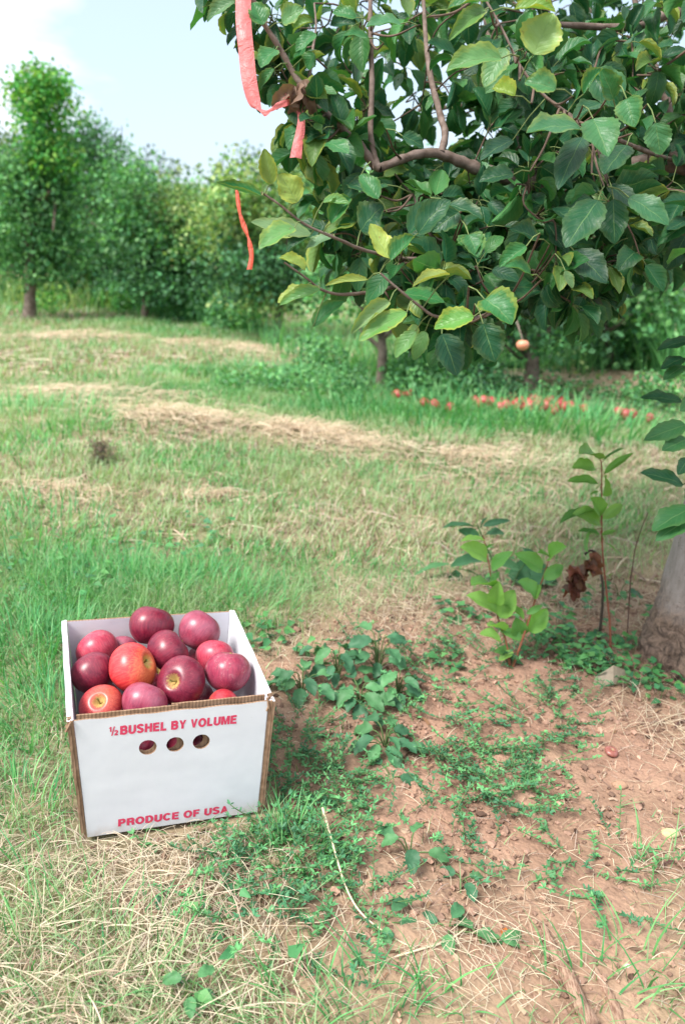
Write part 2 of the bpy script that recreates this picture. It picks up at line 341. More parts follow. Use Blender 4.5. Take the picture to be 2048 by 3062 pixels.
sheet('inner_flap', [(.004, .045), (.445 * W_, .045), (.445 * W_, .2125), (.52 * W_, .2125)] + [(x_, H_ + .0065 + .0008 * random.random()) for x_ in np.linspace(.52 * W_, .004, 22)],
      [circ(x_ + dx, z_ + .0045, .0142, 36, .04) for (x_, z_), dx in zip(HC[:1], (-.003,))], .0036, .0066, [M_brown, M_white], lambda n, c: 1 if n.y > .8 else 0)
sheet('inner_flap', [(.43 * W_, .04), (W_ - .004, .04)] + [(x_, H_ + .0075 + .0008 * random.random()) for x_ in np.linspace(W_ - .004, .487 * W_, 22)] + [(.485 * W_, H_ - .004), (.43 * W_, H_ - .01)],
      [circ(x_ + dx, z_ + .0005, .0145, 36, .04) for (x_, z_), dx in zip(HC[1:], (-.010, -.010))], .0072, .0102, [M_brown, M_white], lambda n, c: 1 if n.y > .8 else 0)
def panel(name, x0, x1, y0, y1, z0, z1, pick, nx_=2, ny_=8, nz_=8, jit=0.0):
    """subdivided slab with slightly uneven faces"""
    V, Q, mi = [], [], []
    def face(o_, u, v_, nu, nv, nrm):
        s = len(V)
        for a_ in range(nu + 1):
            for b_ in range(nv + 1): V.append(np.array(o_) + np.array(u) * a_ / nu + np.array(v_) * b_ / nv)
        for a_ in range(nu):
            for b_ in range(nv):
                i_ = s + a_ * (nv + 1) + b_; Q.append([i_, i_ + nv + 1, i_ + nv + 2, i_ + 1]); mi.append(pick(nrm))
    dx, dy, dz = x1 - x0, y1 - y0, z1 - z0
    face((x0, y0, z0), (dx, 0, 0), (0, 0, dz), nx_, nz_, (0, -1, 0)); face((x1, y1, z0), (-dx, 0, 0), (0, 0, dz), nx_, nz_, (0, 1, 0))
    face((x0, y1, z0), (0, -dy, 0), (0, 0, dz), ny_, nz_, (-1, 0, 0)); face((x1, y0, z0), (0, dy, 0), (0, 0, dz), ny_, nz_, (1, 0, 0))
    face((x0, y0, z1), (dx, 0, 0), (0, dy, 0), nx_, ny_, (0, 0, 1)); face((x0, y1, z0), (dx, 0, 0), (0, -dy, 0), nx_, ny_, (0, 0, -1))
    V = np.array(V)
    if jit:
        for i_ in range(len(V)):
            nv = mnoise.noise_vector(Vector(V[i_] * 40)); V[i_] += np.array(nv) * jit
    return mesh(name, warp(V), np.array(Q), None, BX, smooth=False, mats=[M_white, M_brown], midx=mi)
pk_side = lambda n: 1 if n[1] < -.5 else 0
pk_i = lambda s_: (lambda n: 1 if n[1] < -.5 or n[0] * s_ > .5 else 0)
panel('side_panel', W_ + .0008, W_ + .0065, -.0005, D_ + .002, .0, H_ + .002, pk_i(1), jit=.0007)
panel('side_panel', -.0050, -.0008, -.0005, D_ + .002, .0, H_ + .002, pk_i(-1), jit=.0007)
panel('outer_fold', W_ + .0068, W_ + .0115, -.003, D_ + .002, .012, H_ + .001, pk_i(-1), jit=.0012)
panel('outer_fold', -.0100, -.0053, -.002, D_ + .002, .012, H_ + .001, pk_i(1), jit=.0012)
panel('back_panel', -.0002, W_ + .0002, D_ - .003, D_ + .001, 0, H_ + .001, lambda n: 1 if n[2] > .5 else 0, jit=.0008)
panel('bottom_panel', .0, W_, .011, D_ - .0035, .001, .005, lambda n: 0)
# crushed brown corners where the side folds meet the front
for cx, s_, hh in ((W_ + .0035, 1, .012), (-.004, .7, .007)):
    a_ = Acc()
    for k in range(7):
        V, Q = boxm(-.0045 * s_, .0045 * s_, -.0013, .0013, -.010, .009); ang = random.uniform(-.8, .8)
        R_ = Matrix.Rotation(ang, 3, 'Z') @ Matrix.Rotation(random.uniform(-.35, .35), 3, 'X') @ Matrix.Rotation(random.uniform(-.5, .5), 3, 'Y')
        V = V @ np.array(R_).T + np.array([cx + random.uniform(-.003, .003), random.uniform(-.003, .012), H_ - .006 + random.uniform(-.004, hh - .006)])
        a_.add(V, Q)
    a_.build('crushed_corner', M_brown, BX, smooth=False)
# perforation dashes along the two side folds
M_dash = plain('perforation_grey', (.30, .29, .32), (.42, .41, .45), 80)
for xx in (W_ + .0017, -.0016):
    a_ = Acc()
    for k in range(58):
        y_ = .008 + k * .0052; V, Q = boxm(xx - .0006, xx + .0006, y_, y_ + .0027, H_ + .0018, H_ + .0026); V[:, 0] += random.uniform(-.0003, .0003); a_.add(V, Q)
    a_.build('perforation', M_dash, BX, smooth=False)
# lettering
M_ink = plain('pink_red_ink', (.60, .035, .10), (.70, .07, .15), 260, .55, .3)
TS = .25; TH = TS / 2
def arc(cx, cy, rx, ry, a0, a1, n=12): return [(cx + rx * math.cos(math.radians(a0 + (a1 - a0) * k / n)), cy + ry * math.sin(math.radians(a0 + (a1 - a0) * k / n))) for k in range(n + 1)]
def bar(x, w_=.58): return [('l', [(x, 0), (x, 1)])]
# each glyph: advance width and strokes ('l' centre line of a stroke, 'p' a filled polygon)
GL = {
 'B': (.70, [('l', [(TH, 0), (TH, 1)]), ('l', [(TS, 1 - TH * .85), (.40, 1 - TH * .85)] + arc(.40, .715, .165, .2, 90, -90) [1:] + [(TS, .515)]), ('l', [(TS, .5), (.42, .5)] + arc(.42, .29, .18, .205, 90, -90)[1:] + [(TS, .085)])]),
 'U': (.70, [('l', [(TH, 1), (TH, .36)] + arc(.35, .36, .25, .27, 180, 360)[1:] + [(.60, 1)])]),
 'S': (.66, [('l', arc(.33, .725, .225, .19, 10, 215, 14) + [(.30, .54), (.38, .475)] + arc(.33, .285, .23, .20, 40, -170, 14))]),
 'H': (.70, [('l', [(TH, 0), (TH, 1)]), ('l', [(.60, 0), (.60, 1)]), ('l', [(TS, .52), (.50, .52)])]),
 'E': (.64, [('l', [(TH, 0), (TH, 1)]), ('l', [(TS, 1 - TH * .85), (.62, 1 - TH * .85)]), ('l', [(TS, .52), (.58, .52)]), ('l', [(TS, TH * .85), (.64, TH * .85)])]),
 'F': (.60, [('l', [(TH, 0), (TH, 1)]), ('l', [(TS, 1 - TH * .85), (.60, 1 - TH * .85)]), ('l', [(TS, .50), (.54, .50)])]),
 'L': (.58, [('l', [(TH, 0), (TH, 1)]), ('l', [(TS, TH * .85), (.57, TH * .85)])]),
 'Y': (.70, [('p', [(0, 1), (.22, 1), (.45, .42), (.25, .40)]), ('p', [(.70, 1), (.48, 1), (.25, .42), (.45, .40)]), ('l', [(.35, 0), (.35, .45)])]),
 'V': (.68, [('p', [(0, 1), (.21, 1), (.43, 0), (.24, 0)]), ('p', [(.68, 1), (.47, 1), (.25, 0), (.44, 0)])]),
 'O': (.78, [('l', arc(.39, .5, .29, .41, 0, 360, 30))]),
 'M': (.84, [('l', [(.095, 0), (.095, 1)]), ('l', [(.745, 0), (.745, 1)]), ('p', [(.10, 1), (.28, 1), (.50, 0), (.34, 0)]), ('p', [(.74, 1), (.56, 1), (.34, 0), (.50, 0)])]),
 'P': (.66, [('l', [(TH, 0), (TH, 1)]), ('l', [(TS, 1 - TH * .85), (.38, 1 - TH * .85)] + arc(.38, .68, .18, .235, 90, -90)[1:] + [(TS, .445)])]),
 'R': (.70, [('l', [(TH, 0), (TH, 1)]), ('l', [(TS, 1 - TH * .85), (.40, 1 - TH * .85)] + arc(.40, .695, .18, .22, 90, -90)[1:] + [(TS, .475)]), ('l', [(.38, .47), (.50, .42), (.56, .32), (.57, .12), (.60, 0)])]),
 'D': (.72, [('l', [(TH, 0), (TH, 1)]), ('l', [(TS, 1 - TH * .85), (.33, 1 - TH * .85)] + arc(.33, .5, .28, .415, 90, -90, 18)[1:] + [(TS, .085)])]),
 'C': (.72, [('l', arc(.38, .5, .28, .41, 38, 322, 24))]),
 'A': (.72, [('p', [(0, 0), (.21, 0), (.46, 1), (.26, 1)]), ('p', [(.72, 0), (.51, 0), (.26, 1), (.46, 1)]), ('l', [(.18, .29), (.54, .29)])]),
 '1': (.50, [('l', [(.32, 0), (.32, 1)]), ('p', [(.04, .66), (.04, .80), (.26, 1), (.26, .72)])]),
 '/': (.34, [('p', [(0, -.02), (.13, -.02), (.36, 1.02), (.23, 1.02)])]),
 '2': (.62, [('l', arc(.30, .70, .20, .20, 170, -25, 12) + [(.42, .50), (.22, .28), (.12, .09)]), ('l', [(.02, .09), (.60, .09)])]),
 ' ': (.26, [])}
def strip(pts, wd):
    p = np.array(pts, float); T = np.gradient(p, axis=0); T /= np.linalg.norm(T, axis=1)[:, None]; n_ = np.stack([-T[:, 1], T[:, 0]], -1) * wd / 2
    if len(p) > 2:
        for k in range(1, len(p) - 1):
            a_, b_ = unit(p[k] - p[k - 1]), unit(p[k + 1] - p[k]); c_ = max(.5, math.sqrt(max(0, (1 + a_ @ b_) / 2))); n_[k] /= c_
    V = np.stack([p - n_, p + n_], 1).reshape(-1, 2); i = np.arange(len(p) - 1) * 2
    return V, np.stack([i, i + 1, i + 3, i + 2], -1)
def letter_obj(parts, a, b, cap):
    V, F_ = [], []; n = 0; cur = 0.0; k_ = 0
    for txt, sc, dy, gap in parts:
        for ch in txt:
            adv, strokes = GL[ch]
            for ty, pts in strokes:
                v, f = strip(pts, TS) if ty == 'l' else (np.array(pts, float), np.array([[0, 1, 2, 3]])); k_ += 1
                V.append(np.concatenate([v * sc + [cur, dy], np.full((len(v), 1), k_ % 5)], 1)); F_ += (f + n).tolist(); n += len(v)
            cur += (adv + .10) * sc
        cur += gap
    V = np.concatenate(V); wid = V[:, 0].max() - V[:, 0].min()
    a, b = np.array(a), np.array(b); u = (b - a); ln = np.linalg.norm(u); u = u / ln; up = np.array([0, 0, 1.])
    P_ = a[None] + V[:, :1] * (ln / wid) * u[None] + V[:, 1:2] * cap * up[None]; P_[:, 1] = -.00035 - .00005 * V[:, 2]
    return mesh_py('lettering', P_, F_, M_ink, BX)
def mesh_py(name, V, F_, mat, parent=None):
    me = bpy.data.meshes.new(name); me.from_pydata(np.asarray(V).tolist(), [], F_); me.materials.append(mat); me.update(); return link(bpy.data.objects.new(name, me), parent)
o1 = letter_obj([('1', .58, .42, -.12), ('/', 1.0, 0, -.14), ('2', .58, 0, .12), ('BUSHEL BY VOLUME', 1, 0, 0)], front_uv(*zc(368, 941)), front_uv(*zc(1163, 863)), .0165)
tag(o1, label='pink red words half bushel by volume')
o2 = letter_obj([('PRODUCE OF USA', 1, 0, 0)], front_uv(*zc(426, 1508)), front_uv(*zc(1110, 1420)), .0150)
tag(o2, label='pink red words produce of usa')

# ------------------------------------------------------------------ apples
def apple_mesh(seed, nu=40, nv=30, lob=.03):
    rs = np.random.default_rng(seed); th = np.linspace(0, np.pi, nv); ph = np.linspace(0, 2 * np.pi, nu, endpoint=False)
    T, Pp = np.meshgrid(th, ph, indexing='ij')
    x = np.sin(T) ** .92 * (1 + .07 * np.cos(T)); z = .87 * np.cos(T)
    z = z - .42 * np.exp(-(x / .22) ** 2) * (T < np.pi / 2) + .24 * np.exp(-(x / .20) ** 2) * (T > np.pi / 2)
    k1, k2, k3 = rs.random(3) * 6.28
    x = x * (1 + lob * np.cos(5 * Pp + k1) * np.clip(-np.cos(T) + .3, 0, 1) + .022 * np.cos(2 * Pp + k2) + .015 * np.cos(3 * Pp + k3))
    z = z * (1 + .03 * np.cos(Pp + k1))
    V = np.stack([x * np.cos(Pp), x * np.sin(Pp), z], -1).reshape(-1, 3)
    i = np.arange(nv - 1)[:, None] * nu; j = np.arange(nu)[None]; j2 = (j + 1) % nu
    return V, np.stack([i + j, i + nu + j, i + nu + j2, i + j2], -1).reshape(-1, 4)
def apple_mat(name, base, blush, cav, stripe=.5, bloom=.2, yellow=0.0, ydir=(0, 0, 1), scuff=0.0):
    m, t, b, o = new_mat(name); q = NT(t); v = q.obj(); nrm = q.n('VectorMath', operation='NORMALIZE'); q.l(v, nrm.inputs[0]); u = nrm.outputs[0]
    s = q.n('SeparateXYZ'); q.l(u, s.inputs[0])
    mp_ = q.n('Mapping'); mp_.inputs['Scale'].default_value = (9, 9, .9); q.l(u, mp_.inputs[0])
    st = q.noise(mp_.outputs[0], 1.5, 6, .7); bigc = q.noise(u, 1.6, 3)
    c = q.mix(q.ramp(q.math('ADD', q.math('MULTIPLY', bigc, .6), q.math('MULTIPLY', st, .4)), .3, .72), base, blush)
    c = q.mix(q.math('MULTIPLY', q.ramp(st, .42, .66), stripe), c, tuple(min(1, x_ * 1.5 + .03) for x_ in blush))
    if yellow:
        dt = q.n('VectorMath', operation='DOT_PRODUCT'); q.l(u, dt.inputs[0]); dt.inputs[1].default_value = tuple(unit(ydir))
        yy = q.ramp(q.math('ADD', dt.outputs['Value'], q.math('MULTIPLY', q.math('SUBTRACT', st, .5), 1.4)), .35, 1.0)
        c = q.mix(q.math('MULTIPLY', yy, yellow), c, (.55, .25, .05))
    sp2 = q.n('SeparateXYZ'); q.l(v, sp2.inputs[0])
    rr = q.n('VectorMath', operation='LENGTH'); fl = q.n('CombineXYZ'); q.l(sp2.outputs[0], fl.inputs[0]); q.l(sp2.outputs[1], fl.inputs[1]); q.l(fl.outputs[0], rr.inputs[0])
    cv = q.ramp(q.math('ADD', rr.outputs['Value'], q.math('MULTIPLY', q.math('SUBTRACT', st, .5), .55)), .34, .17)
    cv = q.math('MULTIPLY', cv, q.ramp(sp2.outputs[2], 0, .2)); c = q.mix(q.math('MULTIPLY', cv, .85), c, cav)
    lowc = q.math('MULTIPLY', q.ramp(rr.outputs['Value'], .2, .08), q.ramp(sp2.outputs[2], 0, -.2)); c = q.mix(lowc, c, (.18, .11, .05))
    vo = q.n('TexVoronoi'); vo.inputs['Scale'].default_value = 13; q.l(u, vo.inputs['Vector'])
    dots = q.math('MULTIPLY', q.ramp(vo.outputs['Distance'], .10, .05), .7); c = q.mix(dots, c, (.72, .48, .40))
    blm = q.math('MULTIPLY', q.ramp(q.noise(v, 1.3, 2), .25, .85), bloom); c = q.mix(blm, c, (.50, .34, .46))
    if scuff:
        rn = q.noise(v, 7, 7, .75, 1.0); nz = q.ramp(q.noise(v, 1.7, 2), .45, .6)
        c = q.mix(q.math('MULTIPLY', q.math('MULTIPLY', q.ramp(rn, .52, .64), nz), scuff), c, (.52, .36, .34))
    q.l(c, b.inputs['Base Color']); q.put(q.math('MULTIPLY_ADD', q.noise(v, 5, 3), .08, .31), b.inputs['Roughness'])
    b.inputs['Specular IOR Level'].default_value = .5; b.inputs['Subsurface Weight'].default_value = .0
    return m
MA = dict(
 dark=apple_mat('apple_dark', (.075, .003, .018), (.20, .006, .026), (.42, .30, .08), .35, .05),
 darkb=apple_mat('apple_dark_cavity', (.085, .003, .019), (.19, .006, .026), (.50, .36, .12), .35, .05),
 maroon=apple_mat('apple_maroon', (.14, .005, .025), (.28, .010, .036), (.42, .30, .08), .4, .07),
 dusty=apple_mat('apple_dusty', (.16, .009, .035), (.27, .020, .05), (.42, .30, .08), .45, .24),
 scuffed=apple_mat('apple_scuffed', (.16, .007, .034), (.29, .014, .045), (.42, .30, .08), .5, .15, scuff=.6),
 pinkish=apple_mat('apple_pinkish', (.27, .012, .04), (.40, .028, .055), (.42, .30, .08), .6, .14, yellow=.25, ydir=(.5, 0, .5), scuff=.25),
 bright=apple_mat('apple_bright', (.50, .018, .03), (.55, .04, .035), (.56, .42, .10), .7, .03, yellow=.5, ydir=(-.3, .1, .75)),
 red=apple_mat('apple_red', (.28, .008, .02), (.38, .018, .026), (.50, .38, .12), .7, .08, yellow=.22, ydir=(.2, -.3, .9)),
 peach=apple_mat('apple_peach', (.62, .22, .14), (.66, .28, .16), (.5, .38, .12), .4, .05, yellow=.4),
 rot=apple_mat('apple_fallen_brown', (.26, .045, .035), (.33, .06, .04), (.3, .2, .1), .5, .1),
 fallen=apple_mat('apple_fallen_red', (.30, .012, .03), (.42, .03, .045), (.5, .38, .12), .5, .05, yellow=.2),
 coral=apple_mat('apple_fallen_coral', (.45, .045, .055), (.46, .08, .075), (.5, .38, .12), .5, .1, yellow=.2))
M_stem = plain('apple_stem_wood', (.20, .19, .05), (.30, .24, .09), 200, .7)
def dirlocal(v): return Vector(unit(np.asarray(v, float) @ CM.T))   # from camera axes (right, up, towards viewer)
def apple(name, loc, r, mat, axis, seed, label, group, flat=1.0, nu=40, nv=30, stem=True, spin=0):
    V, Q = apple_mesh(seed, nu, nv)
    o_ = mesh(name, V * np.array([1, 1, flat]), Q, mat); o_.location = loc; o_.scale = (r, r, r)
    o_.rotation_euler = (dirlocal(axis).to_track_quat('Z', 'Y') @ Matrix.Rotation(spin, 3, 'Z').to_quaternion()).to_euler()
    tag(o_, label, 'apple', group)
    if stem:
        sV, sQ = tube(spline([(0, 0, .40), (.01, .0, .55), (.05, .02, .72), (.08, .03, .80)], 3), [.05, .045, .042, .040, .038, .036, .04, .045, .06, .065][:10], 7)
        mesh('stem', sV, sQ, M_stem, o_)
    return o_
# centre in the carton's frame, radius, material, direction of the stalk end (camera axes)
AP = [
 ((.146, .252, .242), .0412, 'dark', (.15, .97, -.2), 1.0, 'large dark maroon apple on top of the pile at the back of the box'),
 ((.232, .239, .232), .0394, 'dusty', (.5, .8, -.25), 1.06, 'dusty plum pink apple in the back right corner, beside the topmost dark apple'),
 ((.167, .181, .228), .0385, 'dark', (.75, .62, -.2), 1.0, 'dark apple tucked between the topmost apple and the one showing its stalk'),
 ((.051, .252, .199), .0380, 'pinkish', (-.6, .78, -.15), 1.0, 'streaky pinkish red apple at the left wall near the back corner'),
 ((.098, .275, .178), .0300, 'dusty', (0, .4, -.9), .95, 'apple showing only a sliver behind the yellow cheeked apple at the back wall'),
 ((.040, .183, .194), .0379, 'dark', (-.5, .8, -.3), 1.06, 'deep maroon apple against the left wall of the box'),
 ((.101, .142, .224), .0427, 'bright', (.75, .35, .25), 1.0, 'bright orange red apple with a yellow green cheek around its stalk hollow'),
 ((.180, .102, .216), .0426, 'darkb', (-.26, .17, .85), .96, 'dark apple facing forward with its short green stalk showing'),
 ((.260, .106, .224), .0407, 'scuffed', (.1, .97, -.2), 1.0, 'scuffed crimson apple at the right wall, resting highest near the front'),
 ((.251, .176, .212), .0350, 'pinkish', (.1, .9, -.3), 1.0, 'rosy speckled apple half hidden behind the scuffed crimson apple'),
 ((.243, .251, .160), .0290, 'maroon', (0, .3, -.9), 1.0, 'dark red apple sunk in the gap below the plum pink apple'),
 ((.047, .092, .186), .0365, 'red', (.08, .50, .72), .92, 'bright red apple in the front left corner with a pale stalk hollow'),
 ((.113, .067, .204), .0370, 'dusty', (.35, .9, -.3), 1.0, 'dusty mauve pink apple at the middle of the front rim'),
 ((.241, .047, .189), .0345, 'red', (-.8, .2, .1), .95, 'red apple with yellow flecks peeking over the front rim below the scuffed one'),
 ((.181, .048, .172), .0290, 'maroon', (.2, .3, -.7), .95, 'small dull pink apple barely peeking over the centre right of the front rim'),
 ((.108, .050, .128), .0375, 'dark', (.3, .5, -.7), .95, 'dark apple seen through the left round hole of the box'),
 ((.182, .052, .108), .0380, 'dark', (.3, .5, -.7), .95, 'dark purple apple seen through the middle round hole of the box'),
 ((.257, .051, .112), .0375, 'maroon', (.3, .5, -.7), .95, 'dark red apple seen through the right round hole of the box')]
for k, (c_, r_, mt, ax, fl_, lb) in enumerate(AP):
    apple('apple', bl2w(c_), r_, MA[mt], ax, 100 + k, lb, 'apples heaped in the white box', fl_, 56, 40, spin=k * 1.3)
# lower layer that carries the pile, glimpsed in the dark between the upper fruit
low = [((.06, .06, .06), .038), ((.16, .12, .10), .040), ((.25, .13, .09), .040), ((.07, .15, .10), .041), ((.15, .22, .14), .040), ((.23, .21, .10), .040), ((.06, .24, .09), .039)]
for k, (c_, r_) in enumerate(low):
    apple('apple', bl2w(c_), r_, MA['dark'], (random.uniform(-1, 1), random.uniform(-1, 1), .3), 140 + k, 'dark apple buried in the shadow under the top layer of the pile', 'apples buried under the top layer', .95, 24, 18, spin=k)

# ------------------------------------------------------------------ grass
def blades(B, az, Ln, Wd, lean, curve, col, seg=3, tipdark=None, face=None):
    """B (n,3) bases -> ribbons; returns V, Q, C"""
    n = len(B); t_ = np.linspace(0, 1, seg + 1)
    th = lean[:, None] + curve[:, None] * (t_[None, :-1] + .5 / seg)
    ds = (Ln / seg)[:, None]
    hx = np.concatenate([np.zeros((n, 1)), np.cumsum(np.sin(th) * ds, 1)], 1); hz = np.concatenate([np.zeros((n, 1)), np.cumsum(np.cos(th) * ds, 1)], 1)
    ca, sa = np.cos(az)[:, None], np.sin(az)[:, None]
    S = np.stack([B[:, :1] + hx * ca, B[:, 1:2] + hx * sa, B[:, 2:3] + hz], -1)
    fa = az + np.pi / 2 + (RS.random(n) - .5) * 1.2 if face is None else face
    side = np.stack([np.cos(fa), np.sin(fa), (RS.random(n) - .5) * .5], -1)[:, None] * .5
    wp = (Wd[:, None] * np.array([1, .95, .7, .4, .2][:seg] + [.08])[None])[..., None] if seg <= 5 else None
    V = np.stack([S - side * wp, S + side * wp], 2)
    k = (seg + 1) * 2; base = np.arange(n)[:, None] * k; r = np.arange(seg)[None] * 2
    Q = np.stack([base + r, base + r + 1, base + r + 3, base + r + 2], -1).reshape(-1, 4)
    C = np.repeat(col, k, 0)
    return V.reshape(-1, 3), Q, C
def drop_boxed(V, Q, C, k):
    n = len(V) // k; bad = in_box(V).reshape(n, k).any(1)
    V = V.reshape(n, k, 3)[~bad].reshape(-1, 3); C = C.reshape(n, k, -1)[~bad].reshape(len(V), -1)
    nq = len(Q) // n; Q = Q.reshape(n, nq, -1)[: (~bad).sum()]; return V, Q.reshape(-1, Q.shape[-1]), C
GREENS = np.array([[.075, .29, .095], [.13, .38, .13], [.21, .46, .19], [.32, .51, .27], [.075, .31, .12]])
STRAWS = np.array([[.48, .38, .28], [.57, .48, .36], [.36, .25, .19], [.58, .51, .39], [.23, .15, .12], [.44, .36, .31]])
def pickcol(pal, n, jit=.18):
    c = pal[RS.integers(0, len(pal), n)]; return np.clip(c * (1 + (RS.random((n, 1)) - .5) * jit * 2) + (RS.random((n, 3)) - .5) * .02, .01, .9)
def scatter(y0, y1, dens, mx=.12):
    """uniform over the ground seen between y0 and y1 (world), a bit wider than the view"""
    w1 = y1 * .48 + .55; n = int(dens * (y1 - y0) * 2 * w1); y = RS.uniform(y0, y1, n); x = RS.uniform(-w1, w1, n)
    k = np.abs(x) < y * .48 + .5; return x[k], y[k]
grass_acc, dry_acc = Acc(), Acc()
def lawn(y0, y1, dens, Lr, Wr, seg):
    x, y = scatter(y0, y1, dens); g = ctrl(GG, x, y); s = ctrl(SS, x, y)
    tuft = vn(x, y, .10, 11) * .6 + vn(x, y, .35, 12) * .6
    keep = RS.random(len(x)) < np.clip(np.maximum(g, .75 * s * (g > .25)) * (tuft + .15) * 1.5, 0, 1) * (g > .012)
    x, y, g, s, tuft = x[keep], y[keep], g[keep], s[keep], tuft[keep]; n = len(x)
    isdry = RS.random(n) < np.clip(s / (s + g * 1.7) * .9 + (vn(x, y, .5, 13) - .5) * .5, 0, 1)
    z = hgt(x, y); B = np.stack([x, y, z - .004], -1)
    L_ = RS.uniform(*Lr, n) * (.55 + .6 * tuft) * np.where(g > .25, 1, .7); W__ = RS.uniform(*Wr, n)
    az = RS.random(n) * 2 * np.pi; az = np.where(RS.random(n) < .35, -.4 + RS.normal(0, .7, n), az)
    lean = np.abs(RS.normal(.35, .3, n)); cur = RS.normal(.8, .5, n)
    L_ = np.where(isdry, L_ * np.where(y < 1.4, .6, .85), L_); lean = np.where(isdry, lean + .25, lean)
    gcol = pickcol(GREENS, n) * (1 + .35 * (vn(x, y, .6, 14)[:, None] - .5))
    yl = np.clip(vn(x, y, .3, 15) * 1.5 - .5 + s * .5, 0, .75)[:, None]; gcol = gcol * (1 - yl) + np.array([.38, .48, .28]) * yl
    col = np.where(isdry[:, None], pickcol(STRAWS, n), gcol); cur = np.where(isdry, cur * .3, cur); W__ = np.where(isdry & (y < 2.3), W__ * .42, W__); lean = np.where(isdry & (y < 1.35), lean + .35, lean)
    for acc, mk_ in ((grass_acc, ~isdry), (dry_acc, isdry)):
        V, Q, C = blades(B[mk_], az[mk_], L_[mk_], W__[mk_], lean[mk_], cur[mk_], col[mk_], seg)
        V, Q, C = drop_boxed(V, Q, C, (seg + 1) * 2); acc.add(V, Q, C)
lawn(.52, 2.3, 24000, (.03, .085), (.0014, .0028), 4)
lawn(2.3, 5.2, 11000, (.035, .085), (.0026, .0045), 3)
lawn(5.2, 9.5, 3600, (.05, .11), (.005, .009), 2)
lawn(9.5, 22, 500, (.06, .16), (.012, .022), 2)
# lusher dark tussocks around the carton and in the mown strip below the trees
def tussocks(spots):
    for px, py, rad, n, Lm, wd in spots:
        c_ = G(px, py); a_ = RS.random(n) * 6.283; r_ = np.sqrt(RS.random(n)) * rad
        x = c_[0] + r_ * np.cos(a_); y = c_[1] + r_ * np.sin(a_); B = np.stack([x, y, hgt(x, y) - .004], -1)
        V, Q, C = blades(B, a_ + RS.normal(0, .6, n), RS.uniform(.5, 1.1, n) * Lm, np.full(n, wd) * RS.uniform(.7, 1.3, n), np.abs(RS.normal(.3, .25, n)), RS.normal(.9, .4, n), pickcol(GREENS[[0, 1, 4, 2]], n), 4)
        V, Q, C = drop_boxed(V, Q, C, 10); grass_acc.add(V, Q, C)
tussocks([(100, 1950, .16, 420, .12, .003), (150, 2150, .12, 300, .10, .003), (560, 1780, .18, 400, .11, .003), (750, 1830, .12, 200, .10, .003), (350, 1760, .2, 450, .10, .003), (120, 1760, .2, 300, .1, .003),
 (880, 2560, .06, 110, .09, .003), (820, 2480, .05, 70, .08, .003), (1750, 2960, .07, 26, .13, .0035), (1930, 2900, .06, 22, .15, .0035), (1270, 2960, .03, 9, .15, .003), (1105, 2930, .015, 5, .16, .003), (1400, 3020, .06, 18, .09, .003),
 (900, 3040, .08, 60, .09, .003), (1130, 3050, .08, 60, .09, .003), (1960, 2560, .04, 7, .14, .003), (1890, 2590, .02, 6, .10, .003), (100, 1260, .5, 260, .16, .007), (1550, 1260, .5, 500, .22, .009), (1300, 1230, .5, 450, .2, .009), (1750, 1290, .4, 300, .2, .009),
 (1050, 1240, .4, 300, .17, .008), (830, 1130, .5, 280, .18, .01), (1000, 1170, .5, 280, .18, .01), (1250, 1300, .4, 200, .14, .007), (60, 2440, .1, 150, .1, .003), (520, 2500, .05, 24, .06, .0028), (640, 2455, .04, 24, .06, .0028), (330, 2900, .15, 60, .10, .003), (150, 2850, .2, 90, .1, .003), (60, 1600, .3, 260, .12, .005)])
tag(grass_acc.build('grass', M_grass), 'green orchard grass growing across the mown lane and around the box', 'grass', kind='stuff')
tag(dry_acc.build('dry_grass', M_straw), 'pale dried grass blades standing among the green lawn', 'dry grass', kind='stuff')
# ------------------------------------------------------------------ loose straw lying on the ground
def strands(x, y, az, Ln, Wd, hk, lift, arch, col, seg=4):
    n = len(x); t_ = np.linspace(0, 1, seg + 1)[None]; a_ = az[:, None] + hk[:, None] * (t_ - .5)
    ds = (Ln / seg)[:, None]; X_ = x[:, None] + np.concatenate([np.zeros((n, 1)), np.cumsum(np.cos(a_[:, 1:]) * ds, 1)], 1); Y_ = y[:, None] + np.concatenate([np.zeros((n, 1)), np.cumsum(np.sin(a_[:, 1:]) * ds, 1)], 1)
    Z_ = hgt(X_, Y_) + lift[:, None] + arch[:, None] * 4 * t_ * (1 - t_)
    S = np.stack([X_, Y_, Z_], -1); side = np.stack([-np.sin(a_), np.cos(a_), np.full_like(a_, .3)], -1) * .5
    wp = Wd[:, None, None]; V = np.stack([S - side * wp, S + side * wp], 2); k = (seg + 1) * 2; base = np.arange(n)[:, None] * k; r = np.arange(seg)[None] * 2
    Q = np.stack([base + r, base + r + 1, base + r + 3, base + r + 2], -1).reshape(-1, 4)
    return drop_boxed(V.reshape(-1, 3), Q, np.repeat(col, k, 0), k)
straw = Acc()
def strew(y0, y1, dens, Lr, Wr, pw=1.6, zmax=.02):
    x, y = scatter(y0, y1, dens); s = ctrl(SS, x, y); s = s ** pw * (.5 + vn(x, y, .15, 21)); keep = RS.random(len(x)) < s; x, y, s = x[keep], y[keep], s[keep]; n = len(x)
    straw.add(*strands(x, y, RS.random(n) * 6.283, RS.uniform(*Lr, n), RS.uniform(*Wr, n), RS.normal(0, .3, n), RS.random(n) * zmax * (.3 + s) + .003, np.abs(RS.normal(0, .006, n)), pickcol(STRAWS, n)))
strew(.52, 2.3, 13500, (.015, .055), (.0006, .0013))
strew(.55, 2.0, 1900, (.012, .05), (.0006, .0011), .35, .004)
strew(2.3, 5.5, 1300, (.05, .14), (.003, .005), 2.2, .03)
strew(5.5, 12, 700, (.1, .25), (.007, .013), 2.0, .04)
